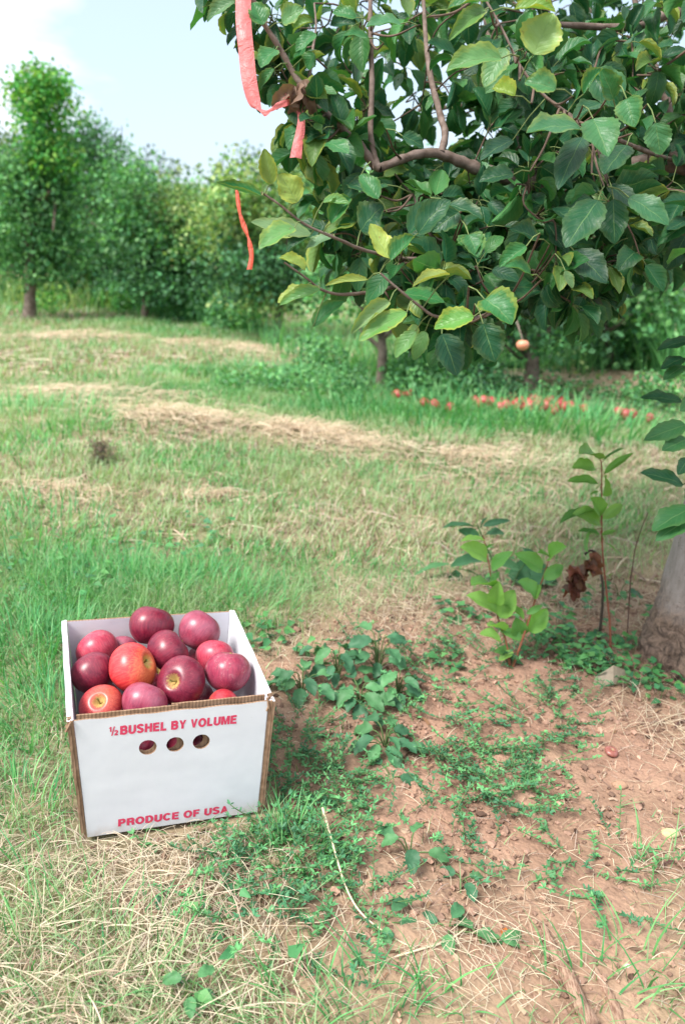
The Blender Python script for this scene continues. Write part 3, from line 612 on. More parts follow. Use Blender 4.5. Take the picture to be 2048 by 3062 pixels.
# raked hay windrows crossing the lane
def windrow(pts, wd, n, col=STRAWS, h=.05, L0=.12):
    p = spline([G(*a_) for a_ in pts], 12); col = col * .92; i = RS.integers(0, len(p) - 1, n); f = RS.random(n)[:, None]; c_ = p[i] * (1 - f) + p[i + 1] * f
    lump = vn(c_[:, 0], c_[:, 1], .4, 31); keep = RS.random(n) < (lump - .22) * 2.0; c_ = c_[keep]; n = len(c_); off_ = RS.normal(0, 1, n)
    y = c_[:, 1] + off_ * wd; x = c_[:, 0] + RS.normal(0, wd, n); hz = np.exp(-off_ ** 2) * h * RS.random(n); dd = y / 3
    straw.add(*strands(x, y, RS.normal(.3, .8, n), RS.uniform(.4, 1.2, n) * L0, RS.uniform(.0018, .003, n) * dd, RS.normal(0, 1.2, n), hz + .004, np.abs(RS.normal(0, .015, n)), pickcol(col, n)))
HAY = np.array([[.52, .40, .28], [.60, .49, .35], [.42, .31, .21], [.66, .56, .42]])
windrow([(400, 1265), (620, 1275), (760, 1285), (900, 1320)], .12, 3300, HAY, .09)
windrow([(880, 1300), (1050, 1350), (1200, 1365), (1450, 1395)], .11, 3300, HAY, .08)
windrow([(1450, 1385), (1700, 1400), (2048, 1430)], .12, 1210, HAY, .03)
windrow([(-50, 1020), (300, 1015), (650, 1045), (1050, 1085)], .25, 2750, HAY, .05, .3)
windrow([(0, 1190), (250, 1180), (450, 1240)], .2, 1430, HAY, .05, .2)
windrow([(1640, 1140), (1750, 1150), (1960, 1175)], .3, 2750, HAY, .07, .3)
windrow([(560, 1496), (620, 1494), (690, 1490)], .02, 275, HAY, .03, .06)
windrow([(80, 1475), (160, 1480), (260, 1500)], .09, 495, HAY, .03, .09)
windrow([(-60, 830), (60, 850)], .5, 1375, HAY, .2, .6)
# bleached tangle in the foreground corners
def tangle(spots):
    for px, py, rad, n, L0, w0 in spots:
        n = int(n * (.38 if 1280 < px < 1450 and py > 2800 else .65))
        c_ = G(px, py); a_ = RS.random(n) * 6.283; r_ = np.sqrt(RS.random(n)) * rad
        straw.add(*strands(c_[0] + r_ * np.cos(a_), c_[1] + r_ * .7 * np.sin(a_), RS.random(n) * 6.283, RS.uniform(.3, 1.1, n) * L0, np.full(n, w0) * RS.uniform(.3, .75, n), RS.normal(0, .4, n), RS.random(n) * .03 + .003, np.abs(RS.normal(0, .006, n)), pickcol(STRAWS[[0, 1, 3, 3]], n), 5))
tangle([(300, 2950, .2, 210, .11, .0022), (600, 2950, .16, 200, .11, .0020), (100, 3000, .15, 160, .11, .0022), (550, 2650, .16, 420, .07, .0014), (380, 2600, .12, 260, .07, .0014), (700, 2820, .1, 90, .09, .0017), (150, 2650, .15, 200, .09, .0018),
 (1400, 2880, .10, 110, .09, .0014), (1500, 2770, .12, 90, .08, .0013), (1350, 2980, .1, 70, .08, .0015), (1950, 2560, .09, 90, .08, .0013), (1900, 2120, .16, 110, .14, .0016), (1980, 2200, .1, 50, .14, .0016), (1150, 1780, .16, 200, .09, .0018), (1400, 1760, .16, 200, .09, .0018),
 (1650, 1800, .18, 220, .1, .0018), (1250, 1850, .12, 100, .10, .0016), (1900, 1850, .15, 160, .1, .0016), (800, 1980, .10, 60, .07, .0014), (1640, 2900, .08, 40, .08, .0013), (1330, 2860, .05, 60, .07, .0014), (1450, 1330, .5, 90, .2, .004)])
tag(straw.build('straw', M_straw), 'tan straw and raked hay lying loose on the soil and lawn', 'straw', kind='stuff')
# ------------------------------------------------------------------ soil crumbs
n = 4200; x, y = scatter(.55, 2.4, 9000); bz = 1 - np.clip(ctrl(GG, x, y) * 2, 0, 1); k_ = RS.random(len(x)) < bz * (.25 + vn(x, y, .12, 41)); x, y = x[k_], y[k_]; n = len(x)
oc = np.array([[1, 0, 0], [-1, 0, 0], [0, 1, 0], [0, -1, 0], [0, 0, 1], [0, 0, -1], [.6, .6, .55], [-.6, .6, .5], [.6, -.6, .5], [-.6, -.6, .55]], float)
of = np.array([[4, 0, 6], [4, 6, 2], [4, 2, 7], [4, 7, 1], [4, 1, 9], [4, 9, 3], [4, 3, 8], [4, 8, 0], [0, 5, 2], [0, 2, 6], [1, 7, 2], [1, 2, 5], [1, 5, 3], [1, 3, 9], [0, 8, 3], [0, 3, 5]])
sz = np.minimum(RS.gamma(1.3, .0015, n) + .0007, .0085); V = (oc[None] * (1 + RS.normal(0, .22, (n, 10, 1))) * sz[:, None, None] * RS.uniform(.6, 1.3, (n, 1, 3))) + np.stack([x, y, hgt(x, y) + .003 + sz * .5], -1)[:, None]
bad = in_box(V.reshape(-1, 3)).reshape(n, -1).any(1); V = V[~bad]; n = len(V)
cc = np.clip(np.array([.315, .20, .15]) * (1 + RS.normal(0, .3, (n, 1))), .03, .6); M_crumb = foliage_mat('soil_crumb', 0, .95, .1, noise=.2, nscale=200)
tag(mesh('soil_crumbs', V.reshape(-1, 3), (of[None] + np.arange(n)[:, None, None] * 10).reshape(-1, 3), M_crumb, col=np.repeat(cc, 10, 0), smooth=False), 'small reddish brown crumbs of dry soil scattered over the bare ground', 'soil crumbs', kind='stuff')
# wood chips and leaf litter
lit = Acc(); x, y = scatter(.55, 2.5, 260); k_ = RS.random(len(x)) < 1 - np.clip(ctrl(GG, x, y) * 1.3, 0, 1); x, y = x[k_], y[k_]; n = len(x)
lit.add(*strands(x, y, RS.random(n) * 6.283, RS.uniform(.008, .03, n), RS.uniform(.002, .006, n), RS.normal(0, .5, n), RS.uniform(.004, .009, n), RS.uniform(0, .004, n), pickcol(np.array([[.22, .12, .08], [.36, .23, .15], [.14, .08, .06], [.46, .34, .24]]), n), 2))
tag(lit.build('leaf_litter', M_straw), 'brown leaf scraps and bark chips lying on the bare soil', 'litter', kind='stuff')

# ------------------------------------------------------------------ leaves
def leaves(acc, base, d, nrm, Ln, Wd, fold, bend, roll, wave, tint, yel, rows=11, cols=7, tooth=.05, shape='ovate'):
    base = np.asarray(base, float); n = len(base); d = unit(d); side = unit(np.cross(d, nrm)); nm = np.cross(side, d)
    bc = lambda a_: np.broadcast_to(np.asarray(a_, float), (n,))
    Ln, Wd, fold, bend, roll, wave, yel = map(bc, (Ln, Wd, fold, bend, roll, wave, yel))
    v = np.linspace(0, 1, rows); u = np.linspace(-1, 1, cols)
    if shape == 'ovate': wp = np.sin(np.pi * v ** .82) ** .72; wp[0] = .06; wp[-1] = .01
    elif shape == 'arrow': wp = np.interp(v, [0, .08, .2, .35, .6, .85, 1], [.25, .85, 1, .8, .55, .25, .01])
    else: wp = np.sin(np.pi * v ** .9) ** .9; wp[-1] = .01; wp[0] = .05
    wv = wp * (1 + tooth * np.where(np.arange(rows) % 2, 1, -1) * (v > .05) * (v < .97))
    th = bend[:, None] * v[None] * 1.0; dv = 1 / (rows - 1)
    ct = np.cos(th); st_ = np.sin(th)
    xx = np.concatenate([np.zeros((n, 1)), np.cumsum((ct[:, 1:] + ct[:, :-1]) / 2 * dv, 1)], 1) * Ln[:, None]
    zz = -np.concatenate([np.zeros((n, 1)), np.cumsum((st_[:, 1:] + st_[:, :-1]) / 2 * dv, 1)], 1) * Ln[:, None]
    w_ = wv[None, :, None] * Wd[:, None, None] * .5; uu = u[None, None]
    rl = np.where(np.abs(roll) < .05, .05, roll)[:, None, None] * (.45 + .55 * v[None, :, None])
    lat = w_ * np.sin(rl * uu) / rl; up = w_ * (1 - np.cos(rl * uu)) / rl + np.abs(lat) * np.tan(fold)[:, None, None]
    ph = RS.random(n)[:, None, None] * 6.28
    up = up + wave[:, None, None] * w_ * np.abs(uu) ** 1.5 * np.sin(v[None, :, None] * 11 + ph + (uu > 0) * 1.9)
    up = up + wave[:, None, None] * .35 * w_ * np.sin(v[None, :, None] * 17 + uu * 5 + ph)
    N_ = st_[:, :, None, None] * d[:, None, None] + ct[:, :, None, None] * nm[:, None, None]
    S = base[:, None, None] + xx[:, :, None, None] * d[:, None, None] + zz[:, :, None, None] * nm[:, None, None] + lat[..., None] * side[:, None, None] + up[..., None] * N_
    i = np.arange(rows - 1)[:, None] * cols; j = np.arange(cols - 1)[None]
    q0 = np.stack([i + j, i + j + 1, i + cols + j + 1, i + cols + j], -1).reshape(-1, 4); k = rows * cols
    Q = (q0[None] + np.arange(n)[:, None, None] * k).reshape(-1, 4)
    tint = np.broadcast_to(np.asarray(tint, float), (n, 3)); C = np.repeat(np.concatenate([tint, yel[:, None]], 1), k, 0)
    uv = np.tile(np.stack(np.broadcast_arrays(u[None], v[:, None]), -1).reshape(-1, 2), (n, 1))
    acc.add(S.reshape(-1, 3), Q, C, uv)
def petiole(acc, a, b, r=.0011, col=(.16, .22, .08), sag=.004):
    a, b = np.asarray(a, float), np.asarray(b, float); m_ = (a + b) / 2 + np.array([0, 0, sag]); V, Q = tube([a, m_, b], [r, r * .9, r * .8], 4); acc.add(V, Q, col + (1,))
TWIGC = np.array([.135, .092, .07])
def twig(acc, pts, r0, r1, k=6, n=5, col=None, knob=.25):
    p = spline(pts, n); V, Q = tube(p, np.linspace(r0, r1, len(p)), k, knob); c = TWIGC if col is None else np.array(col)
    g = .75 + .5 * vn(V[:, 2], V[:, 0] + V[:, 1], .02, 3)[:, None]; acc.add(V, Q, np.concatenate([c * g, np.ones((len(V), 1))], 1)); return p
def PY(px, py, y): r = ray(px, py); return CAM + r * (y / r[1])
def inpoly(x, y, poly):
    c = np.zeros(np.shape(x), bool); n_ = len(poly)
    for k in range(n_):
        (x1, y1), (x2, y2) = poly[k], poly[(k + 1) % n_]
        if y1 == y2: continue
        c ^= ((y1 > y) != (y2 > y)) & (x < (x2 - x1) * (y - y1) / (y2 - y1) + x1)
    return c
# ------------------------------------------------------------------ the near apple tree
tb = G(2130, 1985); YT = tb[1]
TREE = empty('apple_tree', tb, 'nearest apple tree, grey trunk at the right edge, leafy limbs hanging over the lane', 'tree')
tp = [PY(2130, 2010, YT), PY(2124, 1950, YT), PY(2114, 1880, YT), PY(2118, 1780, YT), PY(2144, 1650, YT), PY(2186, 1480, YT), PY(2230, 1250, YT), PY(2280, 1000, YT), PY(2310, 780, YT), PY(2330, 520, YT), PY(2350, 200, YT), PY(2360, -200, YT)]
p_ = spline(tp, 16); rr_ = np.interp(np.arange(len(p_)) / 16, range(12), [.205, .188, .150, .116, .106, .098, .095, .095, .085, .065, .05, .035])
V, Q = tube(p_, rr_, 56); kk = 56
for r_ in range(len(p_)):
    for a_ in range(kk):
        i_ = r_ * kk + a_; d_ = V[i_] - p_[r_]; l_ = np.linalg.norm(d_); low_ = max(0, 1 - (V[i_][2] - tb[2]) / .22)
        V[i_] += d_ / l_ * ((.014 * math.sin(a_ / kk * 6.283 * 5 + 1) + .012 * math.sin(a_ / kk * 6.283 * 3)) * low_ + .020 * low_ * abs(mnoise.noise(Vector(V[i_] * 34))) + .010 * low_ * mnoise.noise(Vector(V[i_] * 80)) + .004 * mnoise.noise(Vector(V[i_] * 12)))
mesh('trunk', V, Q, M_bark, TREE, off=tb)
LB = []   # sampled branch points (world) for hanging leaves on
limb = Acc()
def branch(spec, r0, r1, k=9, main=True, n=6):
    pts = [P(a_, b_, c_) for a_, b_, c_ in spec]; p = spline(pts, n); r = r1 + (r0 - r1) * np.linspace(1, 0, len(p)) ** 1.7; r = r * (1 + .06 * np.sin(np.arange(len(p)) * 1.7))
    V, Q = tube(p, r, k, .22); limb.add(V, Q); LB.append(p); return p
dT = depth_of(tp[8])
branch([(2315, 800, dT), (2200, 560, 1.80), (2048, 490, 1.74), (1880, 500, 1.70), (1700, 545, 1.66), (1560, 540, 1.62), (1440, 508, 1.58), (1370, 480, 1.56), (1300, 458, 1.54), (1230, 466, 1.52), (1135, 503, 1.50)], .030, .0078, 12)
branch([(1138, 503, 1.50), (1112, 488, 1.50), (1075, 430, 1.49), (1030, 392, 1.48), (950, 310, 1.46), (888, 235, 1.45), (836, 144, 1.44), (784, 60, 1.43), (745, -30, 1.42)], .0085, .0045)
branch([(1128, 500, 1.50), (1108, 400, 1.50), (1112, 260, 1.50), (1108, 100, 1.49), (1106, -80, 1.48)][::-1], .0040, .0056)
branch([(1318, 458, 1.54), (1330, 400, 1.57), (1312, 330, 1.6), (1285, 220, 1.63), (1273, 120, 1.66), (1262, -60, 1.7)][::-1], .0038, .0072)
branch([(2310, 850, dT), (2180, 720, 1.95), (2048, 690, 1.9), (1900, 720, 1.86), (1790, 760, 1.8), (1700, 800, 1.75)], .026, .006)
branch([(1700, 548, 1.66), (1672, 620, 1.66), (1640, 700, 1.66), (1590, 740, 1.62), (1450, 705, 1.58), (1300, 720, 1.5)], .012, .004)
branch([(2000, 480, 1.74), (1990, 300, 1.9), (1920, 100, 2.0), (1880, -80, 2.0)], .014, .006)
branch([(2330, 560, dT), (2200, 200, 1.9), (2048, 40, 1.8), (1900, 80, 1.75), (1700, 75, 1.7), (1550, 60, 1.7)], .022, .005)
branch([(1600, 540, 1.63), (1550, 400, 1.75), (1480, 200, 1.9), (1440, 0, 2.0), (1430, -60, 2.0)], .010, .005)
branch([(2320, 800, dT), (2300, 500, 2.3), (2100, 300, 2.6), (1800, 250, 2.7), (1500, 300, 2.8), (1250, 330, 2.8)], .028, .006)
branch([(2320, 800, dT), (2150, 700, 2.4), (1900, 640, 2.5), (1600, 640, 2.5), (1350, 600, 2.45)], .025, .006)
for spec in ([(1440, -20, 1.26), (1502, 90, 1.26), (1554, 196, 1.27), (1620, 280, 1.28), (1698, 340, 1.30), (1763, 385, 1.34), (1850, 420, 1.42), (1980, 470, 1.60), (2080, 492, 1.74)],
             [(782, 575, 1.28), (836, 612, 1.29), (914, 672, 1.31), (1018, 718, 1.34), (1097, 750, 1.37), (1240, 775, 1.42), (1400, 745, 1.5), (1480, 715, 1.58)],
             [(850, 785, 1.36), (914, 830, 1.38), (966, 868, 1.40), (1045, 880, 1.43), (1200, 850, 1.46), (1340, 760, 1.5)],
             [(1136, 816, 1.22), (1188, 862, 1.23), (1254, 915, 1.25), (1306, 947, 1.27), (1410, 953, 1.31), (1500, 915, 1.38), (1580, 836, 1.5), (1640, 730, 1.64)],
             [(1235, 580, 1.42), (1255, 640, 1.43), (1290, 705, 1.44), (1330, 730, 1.5)],
             [(1180, 520, 1.56), (1230, 580, 1.62), (1300, 640, 1.7), (1380, 740, 1.8)],
             [(940, 10, 1.6), (945, 80, 1.58), (935, 150, 1.55), (925, 230, 1.5), (915, 265, 1.46)]):
    branch(spec[::-1], .0052, .0018, 7)
limb_o = limb.build('limbs', M_limb, TREE, off=tb)
ALLB = np.concatenate(LB); BPX, BPY = topx(ALLB[:, 0], ALLB[:, 1], ALLB[:, 2])
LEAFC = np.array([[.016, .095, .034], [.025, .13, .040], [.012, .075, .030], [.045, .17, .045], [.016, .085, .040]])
fol, tw = Acc(), Acc()
UP = np.array([0, 0, 1.]); TOC = unit(CAM - np.array([.3, 1.4, 1.3]))
# the leaves that can be told apart at the front: stalk end, tip (picture), depth, width px, fold, bend, roll, colour, yellowing
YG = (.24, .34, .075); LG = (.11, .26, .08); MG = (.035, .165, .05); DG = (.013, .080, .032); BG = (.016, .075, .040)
def z2(x, y): return (600 + x * .4783, y * .4783)
def z4(x, y): return (700 + x * .8597, 500 + y * .8597)
def z3(x, y): return (1300 + x * .477, y * .477)
HERO = [(z2, (445, 1150), (400, 935), 1.28, 62, .4, .3, .9, (.16, .24, .055), .8), (z2, (385, 1225), (105, 1145), 1.27, 42, .9, -.3, 1.2, MG, .5), (z2, (605, 1265), (492, 1095), 1.29, 84, .25, .3, .3, YG, .7),
 (z2, (588, 1425), (375, 1555), 1.27, 80, .35, .5, .3, LG, .6), (z2, (690, 1465), (325, 1390), 1.36, 62, .1, .2, .2, (.15, .26, .12), .3), (z2, (815, 1395), (930, 1248), 1.3, 62, .7, .8, .8, MG, .4), (z2, (825, 1478), (662, 1555), 1.36, 50, .2, .4, .3, (.12, .24, .12), .2),
 (z2, (1180, 1615), (1062, 1405), 1.20, 74, .2, -.3, .3, (.30, .40, .09), .9), (z2, (1188, 1630), (1332, 1485), 1.20, 66, .6, .3, .9, MG, .7), (z2, (1000, 1440), (1140, 1290), 1.4, 110, .1, .5, .2, DG, .2), (z2, (1300, 1460), (1530, 1260), 1.34, 84, .3, .7, .5, DG, .1),
 (z4, (247, 358), (160, 318), 1.32, 52, .5, .6, .6, YG, .7), (z4, (300, 425), (162, 480), 1.33, 50, .5, .3, .6, LG, .6), (z4, (250, 425), (155, 470), 1.36, 58, .2, .4, .3, YG, .5), (z4, (465, 392), (322, 412), 1.26, 30, .6, .5, .8, (.28, .36, .10), .8),
 (z4, (748, 375), (625, 415), 1.24, 46, .6, .5, .7, (.26, .34, .10), .9), (z4, (540, 468), (412, 575), 1.2, 56, .7, .6, 1.0, (.17, .28, .12), .8), (z4, (600, 505), (440, 602), 1.19, 72, .2, .4, .4, (.10, .25, .06), .8), (z4, (832, 520), (700, 560), 1.2, 84, .2, .5, .5, (.10, .27, .05), .9),
 (z4, (870, 460), (960, 540), 1.17, 128, .1, .9, .9, MG, .7), (z4, (722, 580), (772, 720), 1.25, 92, .1, .4, .4, BG, .1), (z4, (865, 545), (905, 672), 1.22, 100, .1, .3, .3, DG, .15), (z4, (630, 570), (562, 660), 1.3, 55, .2, .3, .4, LG, .2), (z4, (665, 570), (625, 668), 1.32, 48, .1, .2, .1, LG, .2),
 (z4, (590, 440), (728, 470), 1.3, 80, .1, .3, .2, MG, .2), (z4, (640, 230), (745, 120), 1.25, 84, .2, .8, .4, DG, .1), (z4, (745, 130), (858, 180), 1.28, 66, .3, .4, .4, DG, .2), (z4, (815, 235), (845, 310), 1.25, 78, .3, .4, .5, (.04, .16, .055), .3), (z4, (1015, 275), (925, 345), 1.2, 58, .5, .4, .6, MG, .2),
 (z4, (1030, 375), (945, 345), 1.2, 62, .2, .9, .7, MG, .3), (z4, (1265, 115), (1155, 275), 1.15, 112, .08, .25, .15, DG, .1), (z4, (1318, 112), (1322, 262), 1.18, 88, .05, .2, .15, DG, .1), (z4, (1372, 105), (1505, 198), 1.16, 80, .1, .4, .25, (.028, .125, .05), .1), (z4, (1300, 60), (1400, 150), 1.2, 60, .1, .4, .2, BG, .1),
 (z4, (1180, 290), (1290, 400), 1.35, 90, .1, .3, .2, BG, .1), (z4, (1150, 360), (1175, 420), 1.3, 30, .2, .2, .2, (.10, .2, .08), .3), (z4, (310, 120), (400, 130), 1.3, 40, .5, .5, .6, LG, .3), (z4, (275, 555), (380, 470), 1.42, 60, .3, .5, .6, MG, .3),
 (z4, (500, 110), (440, 30), 1.35, 60, .2, .5, .5, MG, .2), (z4, (460, 80), (400, 60), 1.38, 60, .2, .5, .5, DG, .2),
 (z3, (910, 800), (585, 830), 1.12, 116, .05, .5, .35, (.035, .14, .055), .4), (z3, (990, 745), (1080, 975), 1.13, 112, .15, .3, .45, (.042, .16, .055), .1), (z3, (925, 860), (775, 1180), 1.16, 86, .15, .3, .3, BG, .1), (z3, (1200, 620), (1250, 790), 1.15, 86, .3, .5, .6, (.05, .18, .065), .3),
 (z3, (490, 1095), (285, 1140), 1.24, 72, .2, .5, .4, DG, .1), (z3, (485, 880), (290, 1000), 1.3, 66, .2, .5, .4, BG, .1), (z3, (618, 340), (735, 90), 1.12, 130, .1, .2, .3, (.22, .36, .12), .7), (z3, (500, 60), (745, 75), 1.10, 64, .4, .6, .9, (.14, .27, .05), .9), (z3, (415, 365), (90, 440), 1.14, 92, .3, .8, .5, (.10, .24, .08), .6),
 (z3, (440, 300), (310, 540), 1.2, 76, .1, .2, .2, (.10, .24, .09), .5), (z3, (755, 560), (570, 520), 1.12, 78, .3, .7, .5, (.06, .19, .07), .6), (z3, (500, 600), (365, 560), 1.18, 66, .6, .5, .5, (.22, .33, .05), .9), (z3, (930, 590), (1045, 440), 1.14, 46, 1.0, .4, .9, MG, .7), (z3, (1115, 620), (1040, 440), 1.18, 70, .3, .5, .4, MG, .3),
 (z3, (1380, 770), (1410, 965), 1.22, 80, .1, .2, .2, (.045, .16, .06), .1), (z3, (1200, 910), (1060, 1090), 1.2, 96, .1, .2, .2, DG, .1), (z3, (1190, 570), (1000, 440), 1.25, 60, .2, .5, .4, (.05, .17, .075), .1), (z3, (1040, 650), (870, 740), 1.25, 66, .2, .4, .4, DG, .1), (z3, (150, 1330), (-10, 1450), 1.3, 90, .2, .5, .5, DG, .2),
 (z3, (210, 1470), (240, 1600), 1.26, 78, .3, .4, .5, (.04, .17, .06), .2), (z3, (640, 1500), (470, 1440), 1.3, 74, .3, .5, .5, DG, .2), (z3, (80, 60), (330, 10), 1.2, 50, .5, .5, .6, MG, .6), (z3, (310, 60), (95, 250), 1.2, 60, .5, .5, .7, (.10, .22, .06), .6),
 (z2, (215, 10), (50, 130), 1.42, 52, .3, .8, .5, (.09, .20, .09), .3), (z2, (390, 155), (330, 20), 1.4, 64, .2, .3, .3, MG, .3), (z2, (510, 140), (640, 60), 1.4, 70, .2, .5, .4, (.09, .22, .08), .5), (z2, (470, 310), (380, 420), 1.38, 66, .2, .6, .4, MG, .2), (z2, (460, 430), (375, 560), 1.4, 36, .4, .9, .5, MG, .3),
 (z2, (1250, 150), (1040, 170), 1.35, 68, .2, .5, .4, (.05, .18, .075), .1), (z2, (1050, 240), (900, 220), 1.38, 44, .2, .7, .4, MG, .2), (z2, (970, 110), (830, 80), 1.4, 46, .2, .8, .4, MG, .3), (z2, (720, 210), (600, 320), 1.38, 48, .2, .6, .3, MG, .1), (z2, (710, 330), (670, 430), 1.4, 60, .1, .3, .3, MG, .2),
 (z2, (790, 890), (920, 960), 1.38, 66, .1, .3, .2, MG, .1), (z2, (740, 830), (610, 900), 1.4, 60, .2, .5, .3, DG, .1), (z2, (700, 790), (760, 840), 1.38, 50, .2, .5, .4, LG, .1), (z2, (1260, 850), (1390, 920), 1.36, 56, .1, .4, .3, DG, .1), (z2, (1000, 1100), (905, 1240), 1.4, 60, .3, .4, .4, DG, .1), (z2, (1130, 1150), (1060, 1220), 1.4, 64, .2, .5, .4, DG, .1)]
hb, hd, hn, hL, hW, hf, hbd, hr, ht, hy = [[] for _ in range(10)]
for fn, a_, b_, dp, wpx, fo, be, ro, co, ye in HERO:
    (ax, ay), (bx, by) = fn(*a_), fn(*b_); A_ = P(ax, ay, dp); e = dp + random.uniform(-.03, .02); B_ = P(bx, by, e); dd = B_ - A_; l_ = np.linalg.norm(dd)
    nn = unit(unit(CAM - A_) * .75 + UP * .75 + RS.normal(0, .12, 3)); nn = unit(nn - unit(dd) * (nn @ unit(dd)))
    hb.append(A_); hd.append(dd - nn * -l_ * be * .5); hn.append(nn); hL.append(l_ * (1 + .09 * be * be + .03)); hW.append(wpx / F * dp * 1.02); hf.append(fo * .7); hbd.append(be); hr.append(ro); ht.append(co); hy.append(ye)
    i_ = np.argmin((BPX - ax) ** 2 + (BPY - ay) ** 2 + ((ALLB[:, 1] - A_[1]) * 900) ** 2); tgt = ALLB[i_]
    dist = np.linalg.norm(tgt - A_)
    if dist < .09: petiole(tw, tgt, A_, .0012)
    else: mid = A_ - unit(dd) * .03 + np.array([0, .02, 0]); petiole(tw, mid, A_, .0012); twig(tw, [tgt, (tgt + mid) / 2 + np.array([0, 0, -.01]), mid], .0024, .0014)
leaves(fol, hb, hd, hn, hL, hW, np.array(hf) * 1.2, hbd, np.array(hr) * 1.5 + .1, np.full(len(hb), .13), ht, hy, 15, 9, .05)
# the mass of leaves behind and around them
REG = [([(830, 60), (1010, 0), (1500, 0), (1560, 300), (1500, 470), (1120, 470), (960, 330), (880, 200)], 66, (1.5, 2.3)),
 ([(690, 0), (800, 0), (960, 300), (1090, 440), (960, 520), (890, 420), (820, 300), (790, 160)], 22, (1.42, 1.6)),
 ([(1450, -20), (2080, -20), (2080, 560), (1500, 560)], 135, (1.4, 2.7)),
 ([(1040, 520), (1250, 470), (1560, 480), (1560, 820), (1300, 880), (1120, 800), (1020, 680)], 90, (1.45, 2.2)),
 ([(1500, 480), (2080, 480), (2080, 820), (1960, 800), (1850, 850), (1700, 900), (1560, 880), (1480, 780)], 125, (1.35, 2.5)),
 ([(1080, 780), (1400, 760), (1590, 820), (1540, 960), (1440, 1030), (1330, 1010), (1200, 960)], 34, (1.32, 1.7)),
 ([(880, 560), (1060, 560), (1100, 800), (1030, 820), (930, 700)], 9, (1.42, 1.7)),
 ([(1620, 820), (1800, 830), (1760, 905), (1670, 930)], 10, (1.35, 1.7)),
 ([(2080, -100), (3000, -100), (3000, 900), (2080, 850)], 110, (1.3, 2.8)), ([(1100, -500), (2900, -500), (2900, -30), (800, -30)], 75, (1.4, 2.6)), ([(1550, -1500), (2900, -1500), (2900, -60), (1650, -60)], 1, (.95, 1.5))]  # last region: unseen leaves overhead, added to shade the right of the crown
fb, fd, fnr, fL, fW, ft, fy, frl, fbe = [[] for _ in range(9)]
NODES = [q_ for q_ in ALLB]; LIMBX = LB[0]; LX, LY = topx(LIMBX[:, 0], LIMBX[:, 1], LIMBX[:, 2]); o__ = np.argsort(LX)
for poly, cnt, (d0, d1) in REG:
    xs_ = [a_[0] for a_ in poly]; ys_ = [a_[1] for a_ in poly]; k = 0; cnt = int(cnt * 1.22)
    while k < cnt:
        px, py = random.uniform(min(xs_), max(xs_)), random.uniform(min(ys_), max(ys_))
        if not inpoly(np.array(px), np.array(py), poly): continue
        dp = random.uniform(d0, d1)
        if (1120 < px < 1520 or 1800 < px < 2060) and dp < 1.72 and abs(py + 15 - np.interp(px, LX[o__], LY[o__])) < 62: continue
        k += 1; c_ = P(px, py, dp)
        NA = np.array(NODES); i_ = np.argmin(((NA - c_) ** 2).sum(1)); tgt = NA[i_]
        dv = c_ - tgt; ln_ = np.linalg.norm(dv); NODES.append(c_); NODES.append((c_ + tgt) / 2)
        twig(tw, [tgt, (tgt + c_) / 2 + RS.normal(0, .012, 3), c_], .0030 if ln_ > .15 else .002, .0014, 5, 4)
        out_ = unit(dv + np.array([0, 0, .02])); nl = random.randint(5, 8)
        # leaves alternate along the outer shoot and crowd at its end
        for q_ in range(nl):
            s_ = random.uniform(.0, .4) if q_ < nl - 4 else random.uniform(0, .06); pb = c_ + (tgt - c_) * s_
            dr = unit(out_ * random.uniform(.1, .9) + RS.normal(0, .8, 3) + np.array([0, 0, -.12])); pe = pb + dr * random.uniform(.014, .032)
            dl = unit(dr + np.array([0, 0, random.uniform(-.75, .1)])); nn = UP * 1.0 + RS.normal(0, .42, 3) + np.array([-.15, -.35, 0]); nn = nn - dl * (nn @ dl)
            petiole(tw, pb, pe, .0009, sag=.002)
            fb.append(pe); fd.append(dl); fnr.append(unit(nn)); l_ = random.uniform(.043, .074); fL.append(l_); fW.append(l_ * random.uniform(.52, .66))
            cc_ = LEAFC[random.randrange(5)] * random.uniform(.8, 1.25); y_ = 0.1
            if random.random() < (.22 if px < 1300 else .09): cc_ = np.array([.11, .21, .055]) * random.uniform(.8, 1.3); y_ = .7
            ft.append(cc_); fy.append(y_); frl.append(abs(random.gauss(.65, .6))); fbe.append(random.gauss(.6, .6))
nf = len(fb); leaves(fol, fb, fd, fnr, fL, fW, np.abs(RS.normal(.3, .25, nf)), fbe, frl, RS.uniform(.04, .18, nf), ft, fy, 11, 7, .045)
